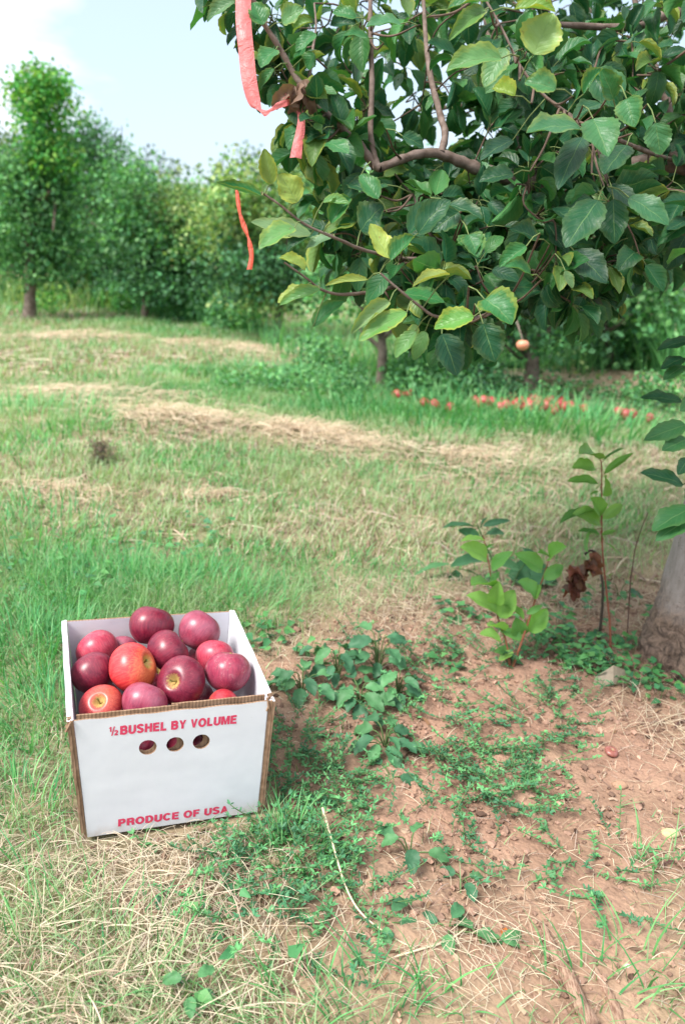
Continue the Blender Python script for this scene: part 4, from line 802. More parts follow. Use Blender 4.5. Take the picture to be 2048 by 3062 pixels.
# dark shoot that rises beside the trunk, reaching in from the right edge
def z6(x, y): return (1200 + x * .5408, 1000 + y * .5408)
sh = [tb + np.array([.03, -.17, -.01]), PY(2150, 1720, YT - .2), PY(2110, 1500, YT - .24), PY(2085, 1300, YT - .26), PY(2078, 1120, YT - .27), PY(2060, 1020, YT - .27), PY(2052, 960, YT - .27)]
shp = twig(tw, sh, .006, .002)
for a_, b_, w_ in (((1610, 30), (1430, 52), 46), ((1560, 130), (1448, 165), 42), ((1560, 175), (1458, 228), 40), ((1552, 372), (1350, 318), 52), ((1570, 500), (1366, 560), 56), ((1580, 580), (1458, 622), 50), ((1555, 830), (1354, 740), 56), ((1600, 960), (1396, 1050), 74), ((1640, 990), (1420, 1110), 60), ((1580, 690), (1540, 760), 40), ((1700, 300), (1560, 400), 60), ((1700, 760), (1580, 900), 60)):
    (ax, ay), (bx, by) = z6(*a_), z6(*b_); dp = 1.62; A_, B_ = P(ax, ay, dp), P(bx, by, dp - .03); i_ = np.argmin(((shp - A_) ** 2).sum(1)); petiole(tw, shp[i_], A_, .0013)
    nn = unit(UP + TOC * .7 + RS.normal(0, .15, 3)); dd = B_ - A_
    leaves(fol, [A_], [dd], [unit(nn - unit(dd) * (nn @ unit(dd)))], np.linalg.norm(dd) * 1.04, w_ / F * dp * 1.1, .15, .35, .25, .15, DG if random.random() < .6 else (.04, .15, .05), .1, 13, 7, .05)
fol.build('foliage', M_leaf, TREE, off=tb); tw.build('twigs', M_twig, TREE, off=tb)
# withered brown leaves caught on the limb
dead = Acc(); nb = 7
db = [P(888 + random.uniform(-25, 25), 255 + random.uniform(-25, 30), 1.38) for _ in range(nb)]
leaves(dead, db, RS.normal(0, .35, (nb, 3)) + np.array([-.15, 0, -1]), RS.normal(0, .5, (nb, 3)) + np.array([0, -1, .2]), RS.uniform(.035, .055, nb), RS.uniform(.02, .03, nb), .5, RS.normal(.4, .6, nb), RS.uniform(.8, 1.5, nb), .3, [(.20, .125, .09)] * nb, 0, 13, 9)
tag(dead.build('withered_leaves', M_weed, TREE, off=tb), label='curled brown dead leaves')
# ------------------------------------------------------------------ plastic tapes tied in the near tree
def tape_mat(name, col):
    m, t, b, o = new_mat(name); q = NT(t); v = q.obj(); n = q.noise(v, 30, 4); q.l(q.mix(q.ramp(n, .3, .7), col, tuple(c_ * .85 for c_ in col)), b.inputs['Base Color'])
    b.inputs['Roughness'].default_value = .4; tr = q.n('BsdfTranslucent'); tr.inputs[0].default_value = col + (1,); mx = q.n('MixShader'); mx.inputs[0].default_value = .45
    q.l(b.outputs[0], mx.inputs[1]); q.l(tr.outputs[0], mx.inputs[2]); q.l(mx.outputs[0], o.inputs[0]); q.l(q.bump(q.noise(v, 26, 5, .6, 1.5), .009, .9), b.inputs['Normal']); return m
M_pink = tape_mat('pink_tape', (.86, .24, .25)); M_coral = tape_mat('coral_tape', (.86, .16, .10))
def tape(acc, pts, wds, dirs, n=10):
    c_ = spline([P(*a_) for a_ in pts], n); k = np.linspace(0, len(pts) - 1, len(c_)); w_ = np.interp(k, range(len(pts)), wds)[:, None] / 2
    D = np.stack([np.interp(k, range(len(pts)), [d_[i] for d_ in dirs]) for i in range(3)], 1); D = unit(D) @ CM.T
    cols = 5; V = np.stack([c_ + D * w_ * u_ + (CM @ np.array([0, 0, 1])) * .0018 * math.cos(u_ * 3) for u_ in np.linspace(-1, 1, cols)], 1).reshape(-1, 3)
    i = np.arange(len(c_) - 1)[:, None] * cols; j = np.arange(cols - 1)[None]; acc.add(V, np.stack([i + j, i + j + 1, i + cols + j + 1, i + cols + j], -1).reshape(-1, 4))
pk = Acc(); pr = empty('ribbon', P(870, 300, 1.40), 'broad pink plastic ribbon looped round the limb beside the withered brown leaves', 'ribbon')
tape(pk, [(728, -60, 1.40), (728, 60, 1.39), (736, 150, 1.385), (744, 230, 1.38), (756, 290, 1.38), (768, 326, 1.38), (790, 336, 1.375), (822, 318, 1.37), (852, 307, 1.375), (880, 300, 1.40)],
     [.027, .027, .027, .027, .026, .023, .016, .013, .011, .009], [(1, -.02, .1), (1, -.02, 0), (1, -.02, .1), (1, -.05, .1), (1, -.15, .2), (.9, -.5, .3), (.35, -.9, .3), (.4, .8, .5), (.2, .9, .4), (.2, .9, .4)])
pk.build('hanging_loop', M_pink, pr, off=pr.location)
pk = Acc(); tape(pk, [(884, 300, 1.40), (900, 345, 1.39), (898, 390, 1.385), (890, 430, 1.38), (884, 472, 1.38)], [.01, .012, .016, .018, .020], [(.8, .1, .5), (1, .1, .3), (1, .1, 0), (1, .15, -.1), (1, -.1, 0)]); pk.build('tail', M_pink, pr, off=pr.location)
pk = Acc()
for yy, th_ in ((296, 0), (304, .3)): V, Q = tube(spline([P(870 + 22 * math.cos(a_), yy + 16 * math.sin(a_), 1.40 + .012 * math.sin(a_ + th_)) for a_ in np.linspace(0, 6.283, 9)], 4), .003, 6, .5); pk.add(V, Q)
pk.build('knot', M_pink, pr, off=pr.location)
ck = Acc(); cr_ = empty('ribbon', P(708, 568, 1.5), 'narrow twisted coral ribbon hanging under the leftmost curled leaf', 'ribbon')
tape(ck, [(708, 566, 1.5), (712, 600, 1.5), (718, 640, 1.5), (730, 676, 1.5), (742, 708, 1.5), (748, 735, 1.5), (752, 765, 1.5), (746, 806, 1.5)], [.006, .0085, .0085, .010, .007, .010, .010, .010],
     [(.9, 0, .3), (1, .1, .2), (.6, .1, .7), (1, .4, .2), (.5, .2, .8), (1, 0, .2), (.8, 0, .5), (1, 0, 0)]); ck.build('strand', M_coral, cr_, off=cr_.location)
ck = Acc(); twp = [P(708, 562, 1.5), P(735, 573, 1.42), P(790, 582, 1.285)]; V, Q = tube(spline(twp, 4), .0012, 5); ck.add(V, Q); ck.build('tie', M_coral, cr_, off=cr_.location)

# ------------------------------------------------------------------ young shoots and weeds on the soil
YC = np.array([[.17, .40, .08], [.24, .48, .11], [.13, .34, .09]])
def sprout(name, label, cat, base_px, stems, lv, pal, mat, stemc, w=.55, back=0.0, r0=.0028):
    b0 = G(*base_px); r_ = empty(name, b0, label, cat); st, lf = Acc(), Acc(); y0 = b0[1] + back; allp = []
    for s_ in stems:
        p = spline([b0 - np.array([0, 0, .01])] + [PY(*z6(*a_), y0 + .01 * k) for k, a_ in enumerate(s_)], 6); V, Q = tube(p, np.linspace(r0, .0011, len(p)), 6, .2); st.add(V, Q, np.tile(np.array(stemc), (len(V), 1))); allp.append(p)
    allp = np.concatenate(allp)
    for it in lv:
        a_, b_ = it[0], it[1]; ww = it[2] if len(it) > 2 else w
        A_, B_ = PY(*z6(*a_), y0 + random.uniform(-.02, .02)), PY(*z6(*b_), y0 + random.uniform(-.05, .01)); i_ = np.argmin(((allp - A_) ** 2).sum(1)); petiole(st, allp[i_], A_, .0008, tuple(stemc[:3]), .002)
        dd = B_ - A_; nn = UP * 1.0 + unit(CAM - A_) * .55 + RS.normal(0, .42, 3); nn = unit(nn - unit(dd) * (nn @ unit(dd))); l_ = np.linalg.norm(dd)
        c_ = pal[random.randrange(len(pal))] * random.uniform(.88, 1.12)
        leaves(lf, [A_], [dd], [nn], l_ * 1.1, l_ * ww * 1.02, .45, .4, .2, .12, c_, .1, 11, 7, .03)
    st.build('stem', M_twig, r_, off=b0); 
    if lv: lf.build('foliage', mat, r_, off=b0)
    return r_, b0, y0
sprout('sapling', 'forked low shoot with bright yellow green leaves on soil between box and trunk', 'sapling', z6(605, 1850),
 [[(680, 1650), (735, 1480), (790, 1320), (822, 1215)], [(590, 1780), (575, 1690), (525, 1540), (500, 1380), (470, 1200), (450, 1110)]],
 [((470, 1240), (365, 1170), .6), ((500, 1300), (585, 1208), .5), ((512, 1400), (410, 1345), .55), ((510, 1400), (528, 1315), .75), ((525, 1532), (395, 1435), .6), ((522, 1490), (530, 1400), .6), ((460, 1140), (350, 1118), .4), ((462, 1195), (505, 1150), .4),
  ((545, 1565), (608, 1430), .75), ((675, 1578), (585, 1480), .6), ((735, 1455), (672, 1365), .85), ((738, 1465), (758, 1385), .6), ((785, 1352), (888, 1280), .6), ((775, 1300), (670, 1218), .5), ((815, 1235), (875, 1170), .7), ((815, 1230), (770, 1195), .5),
  ((700, 1640), (795, 1535), .7), ((690, 1545), (775, 1500), .4), ((665, 1685), (560, 1630), .5), ((550, 1700), (460, 1642), .65), ((572, 1640), (490, 1590), .8), ((620, 1760), (540, 1792), .6), ((660, 1660), (640, 1590), .8), ((600, 1740), (520, 1750), .5)], YC, M_young, (.30, .12, .07, 1), r0=.0033)
r_, b0, y0 = sprout('sapling', 'tall straight sucker with pale green leaves and a withered brown leaf hanging from it', 'sapling', z6(1160, 1775),
 [[(1150, 1600), (1135, 1450), (1110, 1200), (1105, 950), (1105, 740), (1098, 690)]],
 [((1090, 690), (1012, 625), .6), ((1070, 745), (972, 718), .65), ((1120, 770), (1255, 655), .26), ((1115, 700), (1205, 618), .25), ((1085, 825), (945, 790), .4), ((1110, 890), (1152, 785), .5), ((1100, 1005), (1075, 915), .7), ((1060, 975), (892, 998), .36), ((1095, 1050), (990, 980), .6), ((1110, 1020), (1222, 935), .4), ((1095, 1110), (988, 1072), .5), ((1050, 1085), (1002, 1185), .45), ((1105, 1110), (1180, 1080), .35), ((1120, 1150), (1200, 1190), .15), ((1090, 870), (1040, 880), .4)],
 YC * .85, M_young, (.30, .11, .07, 1), r0=.003)
dead = Acc(); nb = 16; db = [PY(*z6(1085 - 9 * k + random.uniform(-28, 28), 1205 + 11 * k), y0 - .012 + random.uniform(-.012, .012)) for k in range(nb)]
leaves(dead, db, RS.normal(0, .35, (nb, 3)) + np.array([-.3, -.1, -1]), RS.normal(0, .5, (nb, 3)) + np.array([0, -1, .2]), RS.uniform(.045, .062, nb), RS.uniform(.028, .042, nb), .5, RS.normal(.3, .6, nb), RS.uniform(.8, 1.6, nb), .8, pickcol(np.array([[.18, .065, .04], [.11, .05, .035], [.22, .09, .055]]), nb), 0, 13, 9)
V, Q = tube(spline([PY(*z6(1100, 1235), y0), PY(*z6(1050, 1195), y0 - .01), PY(*z6(1010, 1215), y0 - .01)], 4), .003, 6, .6); dead.add(V, Q, (.07, .045, .04, 1))
tag(dead.build('withered_leaf', M_weed, r_, off=b0), label='crumpled dark brown dead leaves')
sprout('dead_shoot', 'bare dark stick standing close behind the tall sucker', 'dead shoot', z6(1092, 1690), [[(1112, 1450), (1100, 1300), (1090, 1240)]], [], YC, M_young, (.09, .07, .055, 1), r0=.0045)
sprout('dead_shoot', 'thin bent leafless shoot between the tall sucker and the trunk', 'dead shoot', z6(1248, 1660), [[(1262, 1400), (1275, 1290), (1292, 1180), (1330, 1060), (1362, 985)]], [], YC, M_young, (.17, .09, .075, 1), r0=.0017)
WC = np.array([[.065, .20, .09], [.09, .25, .10], [.05, .16, .08]])
sprout('broadleaf_weed', 'dark green weed with large drooping leaves behind the forked bright shoot', 'weed', z6(560, 1500), [[(540, 1350), (480, 1200), (430, 1080), (415, 1040)], [(640, 1330), (700, 1240)], [(420, 1330), (280, 1290)]],
 [((590, 1330), (830, 1330), .7), ((700, 1290), (880, 1470), .5), ((270, 1272), (90, 1292), .28), ((300, 1300), (288, 1392), .8), ((400, 1065), (250, 1035), .3), ((450, 1060), (582, 1020), .3), ((430, 1120), (330, 1080), .5), ((460, 1110), (545, 1085), .5), ((440, 1250), (300, 1250), .4), ((470, 1330), (500, 1420), .6), ((440, 1070), (460, 1010), .5), ((650, 1300), (560, 1260), .5), ((760, 1240), (680, 1180), .3)], WC, M_weed, (.10, .20, .07, 1), back=.14, r0=.004)
# low broad-leaved weeds near the box: each a plant of its own
def weed(px, py, nl, L0, hh, label, spread=1.0, pal=WC, az0=0):
    L0 *= 1.3; nl = int(nl * (1.7 if nl > 6 else 1)); b0 = G(px, py); r_ = empty('broadleaf_weed', b0, label, 'weed'); st, lf = Acc(), Acc()
    for k in range(nl):
        a_ = az0 + k * 2.4 + random.uniform(-.3, .3); hgt_ = hh * (.25 + .75 * (k + 1) / nl); rad = L0 * random.uniform(.3, 1.0) * spread * (1 - .35 * k / nl)
        e = b0 + np.array([math.cos(a_) * rad, math.sin(a_) * rad, hgt_]); V, Q = tube(spline([b0, (b0 + e) / 2 + np.array([0, 0, hgt_ * .35]), e], 4), .0013, 5); st.add(V, Q, (.10, .17, .06, 1))
        d_ = np.array([math.cos(a_), math.sin(a_), random.uniform(-.35, .15)]); l_ = L0 * random.uniform(.75, 1.2)
        nn = UP + RS.normal(0, .22, 3) + np.array([0, -.25, 0]); nn = nn - unit(d_) * (nn @ unit(d_)); e[2] = max(e[2], float(hgt(e[0], e[1])) + .012)
        c_ = pal[random.randrange(len(pal))] * random.uniform(.85, 1.2)
        leaves(lf, [e], [d_], [unit(nn)], l_, l_ * random.uniform(.48, .64), .25, .7, .3, .22, c_, .25, 13, 7, .08)
    st.build('stem', M_twig, r_, off=b0); lf.build('foliage', M_weed, r_, off=b0)
for a_ in [(905, 2075, 8, .040, .06, 'grey green weed sprawling just right of the box corner with the crushed edge'), (1010, 2040, 8, .036, .09, 'weed with upright ragged leaves behind the largest weed patch beside the box'), (1130, 2020, 9, .040, .11, 'tallest broad leaved weed on the soil right of the box'),
 (1075, 2110, 9, .040, .05, 'weed with wide flat leaves in the middle of the patch beside the box'), (1190, 2090, 8, .036, .07, 'weed with toothed leaves at the right side of the broad leaved patch'), (1150, 2240, 9, .038, .05, 'weed with brown spotted leaves at the near end of the broad leaved patch'), (1170, 2330, 2, .040, .015, 'two yellowing spotted leaves lying below the broad leaved patch'),
 (1225, 2570, 5, .030, .05, 'small light green weed with pointed leaves standing among wiry stems'), (1340, 2790, 4, .036, .02, 'weed with large round leaves beside the curved straw stalk, near the bottom'), (1440, 2830, 2, .046, .02, 'weed with one big jagged leaf left of the thick stick'), (1150, 2770, 4, .030, .02, 'dull dark weed below the small light green weed'),
 (1380, 2640, 3, .026, .02, 'tiny two leaved weed above the big jagged leaf'), (1365, 1850, 6, .028, .04, 'bright green seedling in the straw left of the forked shoot'), (960, 1990, 5, .03, .05, 'small weed at the back right of the box against the bare soil'), (570, 3010, 5, .02, .05, 'clover like seedling at the bottom edge below the box'), (1850, 1790, 5, .03, .05, 'green seedling close beside the foot of the trunk')]: weed(*a_)
# wiry knotweed: sprawling stems with tiny leaves and pinhead flowers
kw = Acc(); KP = [(1480, 2330, .075, 26), (1420, 2260, .06, 14), (1560, 2390, .05, 12), (1610, 2170, .09, 20), (1680, 2120, .06, 10), (1320, 2030, .07, 12), (1240, 2170, .07, 9), (1340, 2130, .07, 9), (900, 2330, .07, 16), (860, 2440, .05, 14), (950, 2480, .07, 14), (1010, 2360, .06, 9), (880, 2230, .06, 12), (920, 2180, .05, 8), (920, 2600, .07, 14), (1010, 2660, .06, 12), (1080, 2720, .05, 8), (1080, 2490, .07, 7), (800, 2660, .07, 12), (700, 2640, .06, 9), (760, 2750, .05, 8), (1760, 2590, .07, 9), (1830, 2670, .07, 9), (1850, 2550, .04, 5), (1300, 2460, .08, 5), (1400, 2560, .08, 5), (1500, 2610, .08, 3), (1640, 2430, .05, 3), (640, 2530, .05, 6), (560, 2590, .05, 5), (1700, 1960, .07, 7), (1500, 1960, .07, 8), (1590, 2010, .06, 8), (1100, 1930, .06, 5), (1400, 1960, .06, 8), (1280, 1930, .06, 6), (1190, 2440, .06, 5), (1350, 2380, .06, 7), (1050, 2300, .05, 6), (1760, 2040, .06, 5), (930, 2850, .03, 3), (1290, 2280, .05, 6), (1170, 1990, .06, 6), (1640, 2270, .05, 6)]
lb, ld, ln2, lL, lw, lc = [[] for _ in range(6)]; fl_ = []
for px, py, rad, ns in KP:
    c0 = G(px, py)
    for _ in range(int(ns * (1.6 if px < 1700 else 1.0))):
        a_ = random.uniform(0, 6.283); q_ = math.sqrt(random.random()) * rad; x0, y0_ = c0[0] + q_ * math.cos(a_), c0[1] + q_ * math.sin(a_); a_ = a_ + random.gauss(0, .7); Lk = random.uniform(.05, .12); up_ = random.uniform(.0, .55); cur_ = random.gauss(0, .8); pts = []; x, y, h_ = x0, y0_, .004
        for s_ in range(9):
            pts.append([x, y, float(hgt(x, y)) + h_ + .004]); x += math.cos(a_) * Lk / 9 * math.cos(up_); y += math.sin(a_) * Lk / 9 * math.cos(up_); h_ += math.sin(up_) * Lk / 9; a_ += cur_ / 9; up_ += .04
        pts = np.array(pts)
        if in_box(pts, .006).any(): continue
        V, Q = tube(pts, .0008, 4); kw.add(V, Q, (.14, .24, .09, 1)); g_ = np.array([[.08, .25, .10], [.11, .32, .12], [.055, .19, .09]])[random.randrange(3)] * random.uniform(.8, 1.25)
        for s_ in range(1, 9):
            for _k in range(3 if s_ < 7 else 4):
                b_ = random.uniform(0, 6.283); lb.append(pts[s_]); ld.append([math.cos(b_), math.sin(b_), random.uniform(.0, 1.0)]); ln2.append([random.gauss(0, .4), random.gauss(0, .4), 1]); l_ = random.uniform(.006, .0125); lL.append(l_); lw.append(l_ * .36); lc.append(g_ * (1.2 if s_ > 6 else 1))
            if random.random() < .5: fl_.append(pts[s_] + RS.normal(0, .0015, 3) + [0, 0, .0015])
lb, ld, ln2 = np.array(lb), unit(np.array(ld)), np.array(ln2); ln2 = unit(ln2 - ld * (ln2 * ld).sum(1)[:, None])
leaves(kw, lb, ld, ln2, np.array(lL), np.array(lw), .3, .2, .1, .1, np.array(lc), 0, 4, 3, 0, 'lance')
for f_ in fl_: kw.add(oc[:6] * .0010 + f_, np.array([[4, 0, 2, 2], [4, 2, 1, 1], [4, 1, 3, 3], [4, 3, 0, 0]]), (.62, .66, .58, 1))
tag(kw.build('knotweed', M_weed), 'wiry knotweed with tiny dark leaves sprawling over the soil', 'ground weed', kind='stuff')
# small creeping leaves about the foot of the trunk and scattered seedlings in the grass
iv = Acc(); IV = [(1700, 1960, .09, 60), (1760, 1990, .08, 60), (1640, 1900, .08, 40), (1850, 2010, .1, 60), (1820, 1930, .08, 50), (1950, 2060, .09, 40), (1600, 1880, .07, 24), (1450, 1870, .08, 16), (1350, 1850, .05, 14), (1330, 2000, .05, 10), (850, 1930, .1, 26), (780, 1900, .08, 14), (560, 1620, .2, 30), (200, 1660, .3, 40), (1700, 1820, .1, 30), (1900, 1860, .1, 20), (150, 1770, .2, 20), (700, 2880, .1, 8), (1500, 1720, .15, 20), (1560, 1990, .05, 12)]
for px, py, rad, ns in IV:
    c0 = G(px, py); a_ = RS.random(ns) * 6.283; q_ = np.sqrt(RS.random(ns)) * rad; x, y = c0[0] + q_ * np.cos(a_), c0[1] + q_ * np.sin(a_); z = hgt(x, y) + RS.uniform(.008, .05, ns); k_ = ~in_box(np.stack([x, y, z], -1), .05); x, y, z = x[k_], y[k_], z[k_]; ns = len(x)
    b_ = RS.random(ns) * 6.283; d_ = np.stack([np.cos(b_), np.sin(b_), RS.uniform(-.3, .3, ns)], -1); nn = np.stack([RS.normal(0, .3, ns), RS.normal(-.2, .3, ns), np.ones(ns)], -1); d_ = unit(d_); nn = unit(nn - d_ * (nn * d_).sum(1)[:, None])
    l_ = RS.uniform(.018, .034, ns); leaves(iv, np.stack([x, y, z], -1), d_, nn, l_, l_ * .7, .2, .3, .1, .1, pickcol(np.array([[.07, .24, .08], [.10, .30, .09], [.05, .19, .08]]), ns), 0, 6, 5, 0, 'arrow')
    for k in range(ns): V, Q = tube([[x[k], y[k], z[k]], [x[k] + random.uniform(-.01, .01), y[k] + .005, float(hgt(x[k], y[k]))]], .0006, 3); iv.add(V, Q, (.12, .2, .07, 1))
tag(iv.build('creeping_weed', M_weed), 'creeping arrow shaped leaves around the foot of the trunk and saplings', 'ground weed', kind='stuff')
# ------------------------------------------------------------------ sticks and single finds on the ground
M_stick = plain('dry_stick', (.20, .115, .08), (.42, .29, .215), 90, .85, .15, 1, .003, 6, (6, 1, 1))
def stick(name, pts, rads, label, cat, lift=.006, mat=None, k=9, bump=.3):
    g = [G(a_, b_) + np.array([0, 0, lift + (c_[0] if c_ else 0)]) for a_, b_, *c_ in pts]; p = spline(g, 7); V, Q = tube(p, np.interp(np.linspace(0, 1, len(p)), np.linspace(0, 1, len(rads)), rads), k, bump)
    capa = V[:k].mean(0); capb = V[-k:].mean(0); n = len(V); V = np.concatenate([V, [capa], [capb]]); T = [[n, (j + 1) % k, j] for j in range(k)] + [[n + 1, n - k + j, n - k + (j + 1) % k] for j in range(k)]
    return tag(mesh(name, V, [Q, np.array(T)], mat or M_stick, off=g[0], smooth=True), label, cat), g[0]
for a_ in [('stick', [(1618, 2780), (1650, 2860), (1690, 2930), (1720, 3000), (1765, 3090)], [.004, .009, .0105, .011, .012], 'thick barkless brown stick pointing away at the bottom right', 'stick', .013),
 ('stick', [(1768, 2890), (1800, 2950), (1840, 3020), (1860, 3090)], [.005, .006, .007, .007], 'darker crumbling stick right of the thick barkless one', 'stick', .004),
 ('twig', [(1030, 2505), (1080, 2570), (1130, 2600), (1240, 2680)], [.004, .005, .004, .002], 'grey brown twig half buried under the knotweed below the box', 'twig', .003),
 ('twig', [(1560, 2345), (1590, 2360), (1640, 2345)], [.002, .006, .003], 'short dark bark scrap beside the dense knotweed clump', 'twig', .004),
 ('twig', [(760, 1960), (790, 1985), (812, 2010)], [.004, .005, .003], 'short reddish twig behind the right side of the box', 'twig', .004),
 ('twig', [(1740, 2080), (1830, 2110), (1900, 2120), (1990, 2150)], [.002, .003, .003, .002], 'long thin twig lying on the soil before the trunk', 'twig', .004),
 ('twig', [(1560, 2505), (1640, 2508), (1770, 2490)], [.001, .0015, .001], 'thin pale twig lying alone on the open soil', 'twig', .003)]:
    o_, g0 = stick(*a_); o_.location = g0
STRAWM = plain('pale_stalk', (.60, .50, .33), (.72, .64, .46), 120, .6, .3, .3, .0006)
o_, g0 = stick('grass_stalk', [(965, 2485, .045), (1000, 2590, .03), (1035, 2690, .02), (1080, 2755, .012), (1160, 2810, .006), (1240, 2850, .004)], [.0024, .0017, .0015, .0014, .0013, .001], 'long pale curved grass stalk arching over the ground right of the box', 'grass stalk', .004, STRAWM, 6, .15); o_.location = g0
o_, g0 = stick('grass_stalk', [(1180, 2880), (1280, 2850), (1340, 2830), (1410, 2780)], [.0012, .0016, .0017, .001], 'short pale stalk ending at the big jagged weed leaf', 'grass stalk', .012, STRAWM, 6, .2); o_.location = g0
# orange leaf, pebbles, scrap, dark clod
b0 = G(1508, 2815); fa_ = Acc(); leaves(fa_, [b0 + np.array([0, 0, .008])], [(.1, 1, .1)], [(0, -.3, 1)], .022, .013, .3, .6, .5, .3, (.55, .17, .03), 0, 11, 7); o_ = fa_.build('fallen_leaf', M_weed, off=b0); o_.location = b0; tag(o_, 'small orange fallen leaf left of the thick stick', 'fallen leaf')
b0 = G(1160, 1745); 
for (px, py, s_, c_, lb_, ct) in ((1875, 2895, .006, (.62, .58, .55), 'tiny white pebble right of the thick stick', 'pebble'), (1850, 2355, .013, (.40, .25, .17), 'largest lump of dry soil on the open ground at the right', 'soil clod'), (1210, 2490, .008, (.50, .36, .26), 'pale clod among wiry stems right of the box', 'soil clod'), (2000, 2500, .014, (.52, .44, .26), 'yellowish stone by the right edge', 'stone')):
    b0 = G(px, py); V, Q = apple_mesh(int(px), 14, 10, .12); V = V * s_ * np.array([1.2, .9, .6]) * (1 + .25 * (vn(V[:, 0], V[:, 1] + V[:, 2], .5, 4) - .5))[:, None]
    o_ = mesh('clod' if 'soil' in ct else 'stone', V, Q, plain('stone_' + str(px), c_, tuple(x_ * .75 for x_ in c_), 160, .9, .1, .8, .002)); o_.location = b0 + np.array([0, 0, s_ * .4]); tag(o_, lb_, ct)
b0 = G(1825, 2060); o_ = mesh('plastic_scrap', [[-.045, 0, 0], [.045, .02, 0], [.040, .03, .035], [.004, .012, .058], [-.04, .004, .030], [0, -.012, .02]], np.array([[0, 1, 5], [1, 2, 5], [2, 3, 5], [3, 4, 5], [4, 0, 5]]), foliage_mat('scrap_film', .4, .5, .3), col=np.tile([.5, .42, .33], (6, 1)), smooth=False); o_.location = b0; tag(o_, 'crumpled translucent tan scrap standing at the foot of the trunk', 'scrap')
dd_ = o_.modifiers.new('t', 'SOLIDIFY'); dd_.thickness = .0006
o_ = apple('rotten_apple', G(1825, 2262) + np.array([0, 0, .012]), .015, apple_mat('rotten', (.16, .05, .035), (.24, .07, .045), (.3, .2, .1), .6, .1, scuff=.6), (.2, .8, .4), 55, 'shrivelled brown and red apple core on the soil before the trunk', None, .6, 24, 16, False); o_['category'] = 'apple core'
# dark hay clod in the lane
cl = Acc(); c0 = G(302, 1385); n = 420; cl.add(*strands(c0[0] + RS.normal(0, .018, n), c0[1] + RS.normal(0, .03, n), RS.random(n) * 6.28, RS.uniform(.02, .05, n), RS.uniform(.002, .004, n), RS.normal(0, 1.5, n), RS.random(n) * .09, RS.random(n) * .01, pickcol(np.array([[.12, .09, .06], [.2, .15, .09], [.08, .07, .05]]), n)))
o_ = cl.build('hay_clod', M_straw, off=c0); o_.location = c0; tag(o_, 'dark brown clod of matted hay in the mown lane at the left', 'hay clod')

# ------------------------------------------------------------------ orchard rows behind
def cloud(acc, c, r, n, size, pal, shell=.55, nrmup=.5, dark=None):
    """n small folded leaves in clumps spread through an uneven ellipsoid"""
    nc = max(6, n // 26); u_ = unit(RS.normal(0, 1, (nc, 3))); rad = (RS.random(nc) ** .45)
    wob = .72 + .5 * vn(u_[:, 0] * 2 + c[0], u_[:, 2] * 2 + u_[:, 1], .55, 9)
    cc = np.asarray(c) + u_ * rad[:, None] * wob[:, None] * np.asarray(r); k = RS.integers(0, nc, n); s_ = size * 2.1
    p = cc[k] + np.clip(RS.normal(0, 1, (n, 3)), -1.5, 1.5) * s_ * np.array([1, 1, .75]); ct = RS.uniform(.6, 1.5, nc)[k][:, None]
    d = unit(RS.normal(0, 1, (n, 3)) + np.array([0, 0, -.5])); nn = RS.normal(0, .55, (n, 3)) + np.array([0, -.25, nrmup]); sd_ = unit(np.cross(d, nn)); nm = np.cross(sd_, d)
    l_ = size * RS.uniform(.7, 1.3, n)[:, None]; w_ = l_ * .36
    V = np.stack([p, p + d * l_ * .5 + sd_ * w_ + nm * w_ * .35, p + d * l_, p + d * l_ * .5 - sd_ * w_ + nm * w_ * .35], 1)
    b_ = np.arange(n)[:, None] * 4; Q = np.concatenate([b_ + [0, 1, 2], b_ + [0, 2, 3]]); col = np.repeat(pickcol(pal, n, .2) * ct, 4, 0); acc.add(V.reshape(-1, 3), Q, np.concatenate([col, np.ones((len(col), 1))], 1))
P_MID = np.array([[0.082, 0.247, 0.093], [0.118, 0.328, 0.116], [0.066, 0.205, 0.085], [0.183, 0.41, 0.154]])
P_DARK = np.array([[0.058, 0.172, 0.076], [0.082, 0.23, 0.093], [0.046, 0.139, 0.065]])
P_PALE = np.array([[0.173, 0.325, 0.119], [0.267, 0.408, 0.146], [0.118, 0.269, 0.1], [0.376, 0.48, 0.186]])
P_VINE = np.array([[0.1, 0.4, 0.088], [0.15, 0.475, 0.1], [0.075, 0.3, 0.088], [0.275, 0.525, 0.1]])
P_HAZE = np.array([[.06, .12, .085], [.075, .14, .10], [.05, .105, .08]])  # blue of the distant haze put into the leaf colours
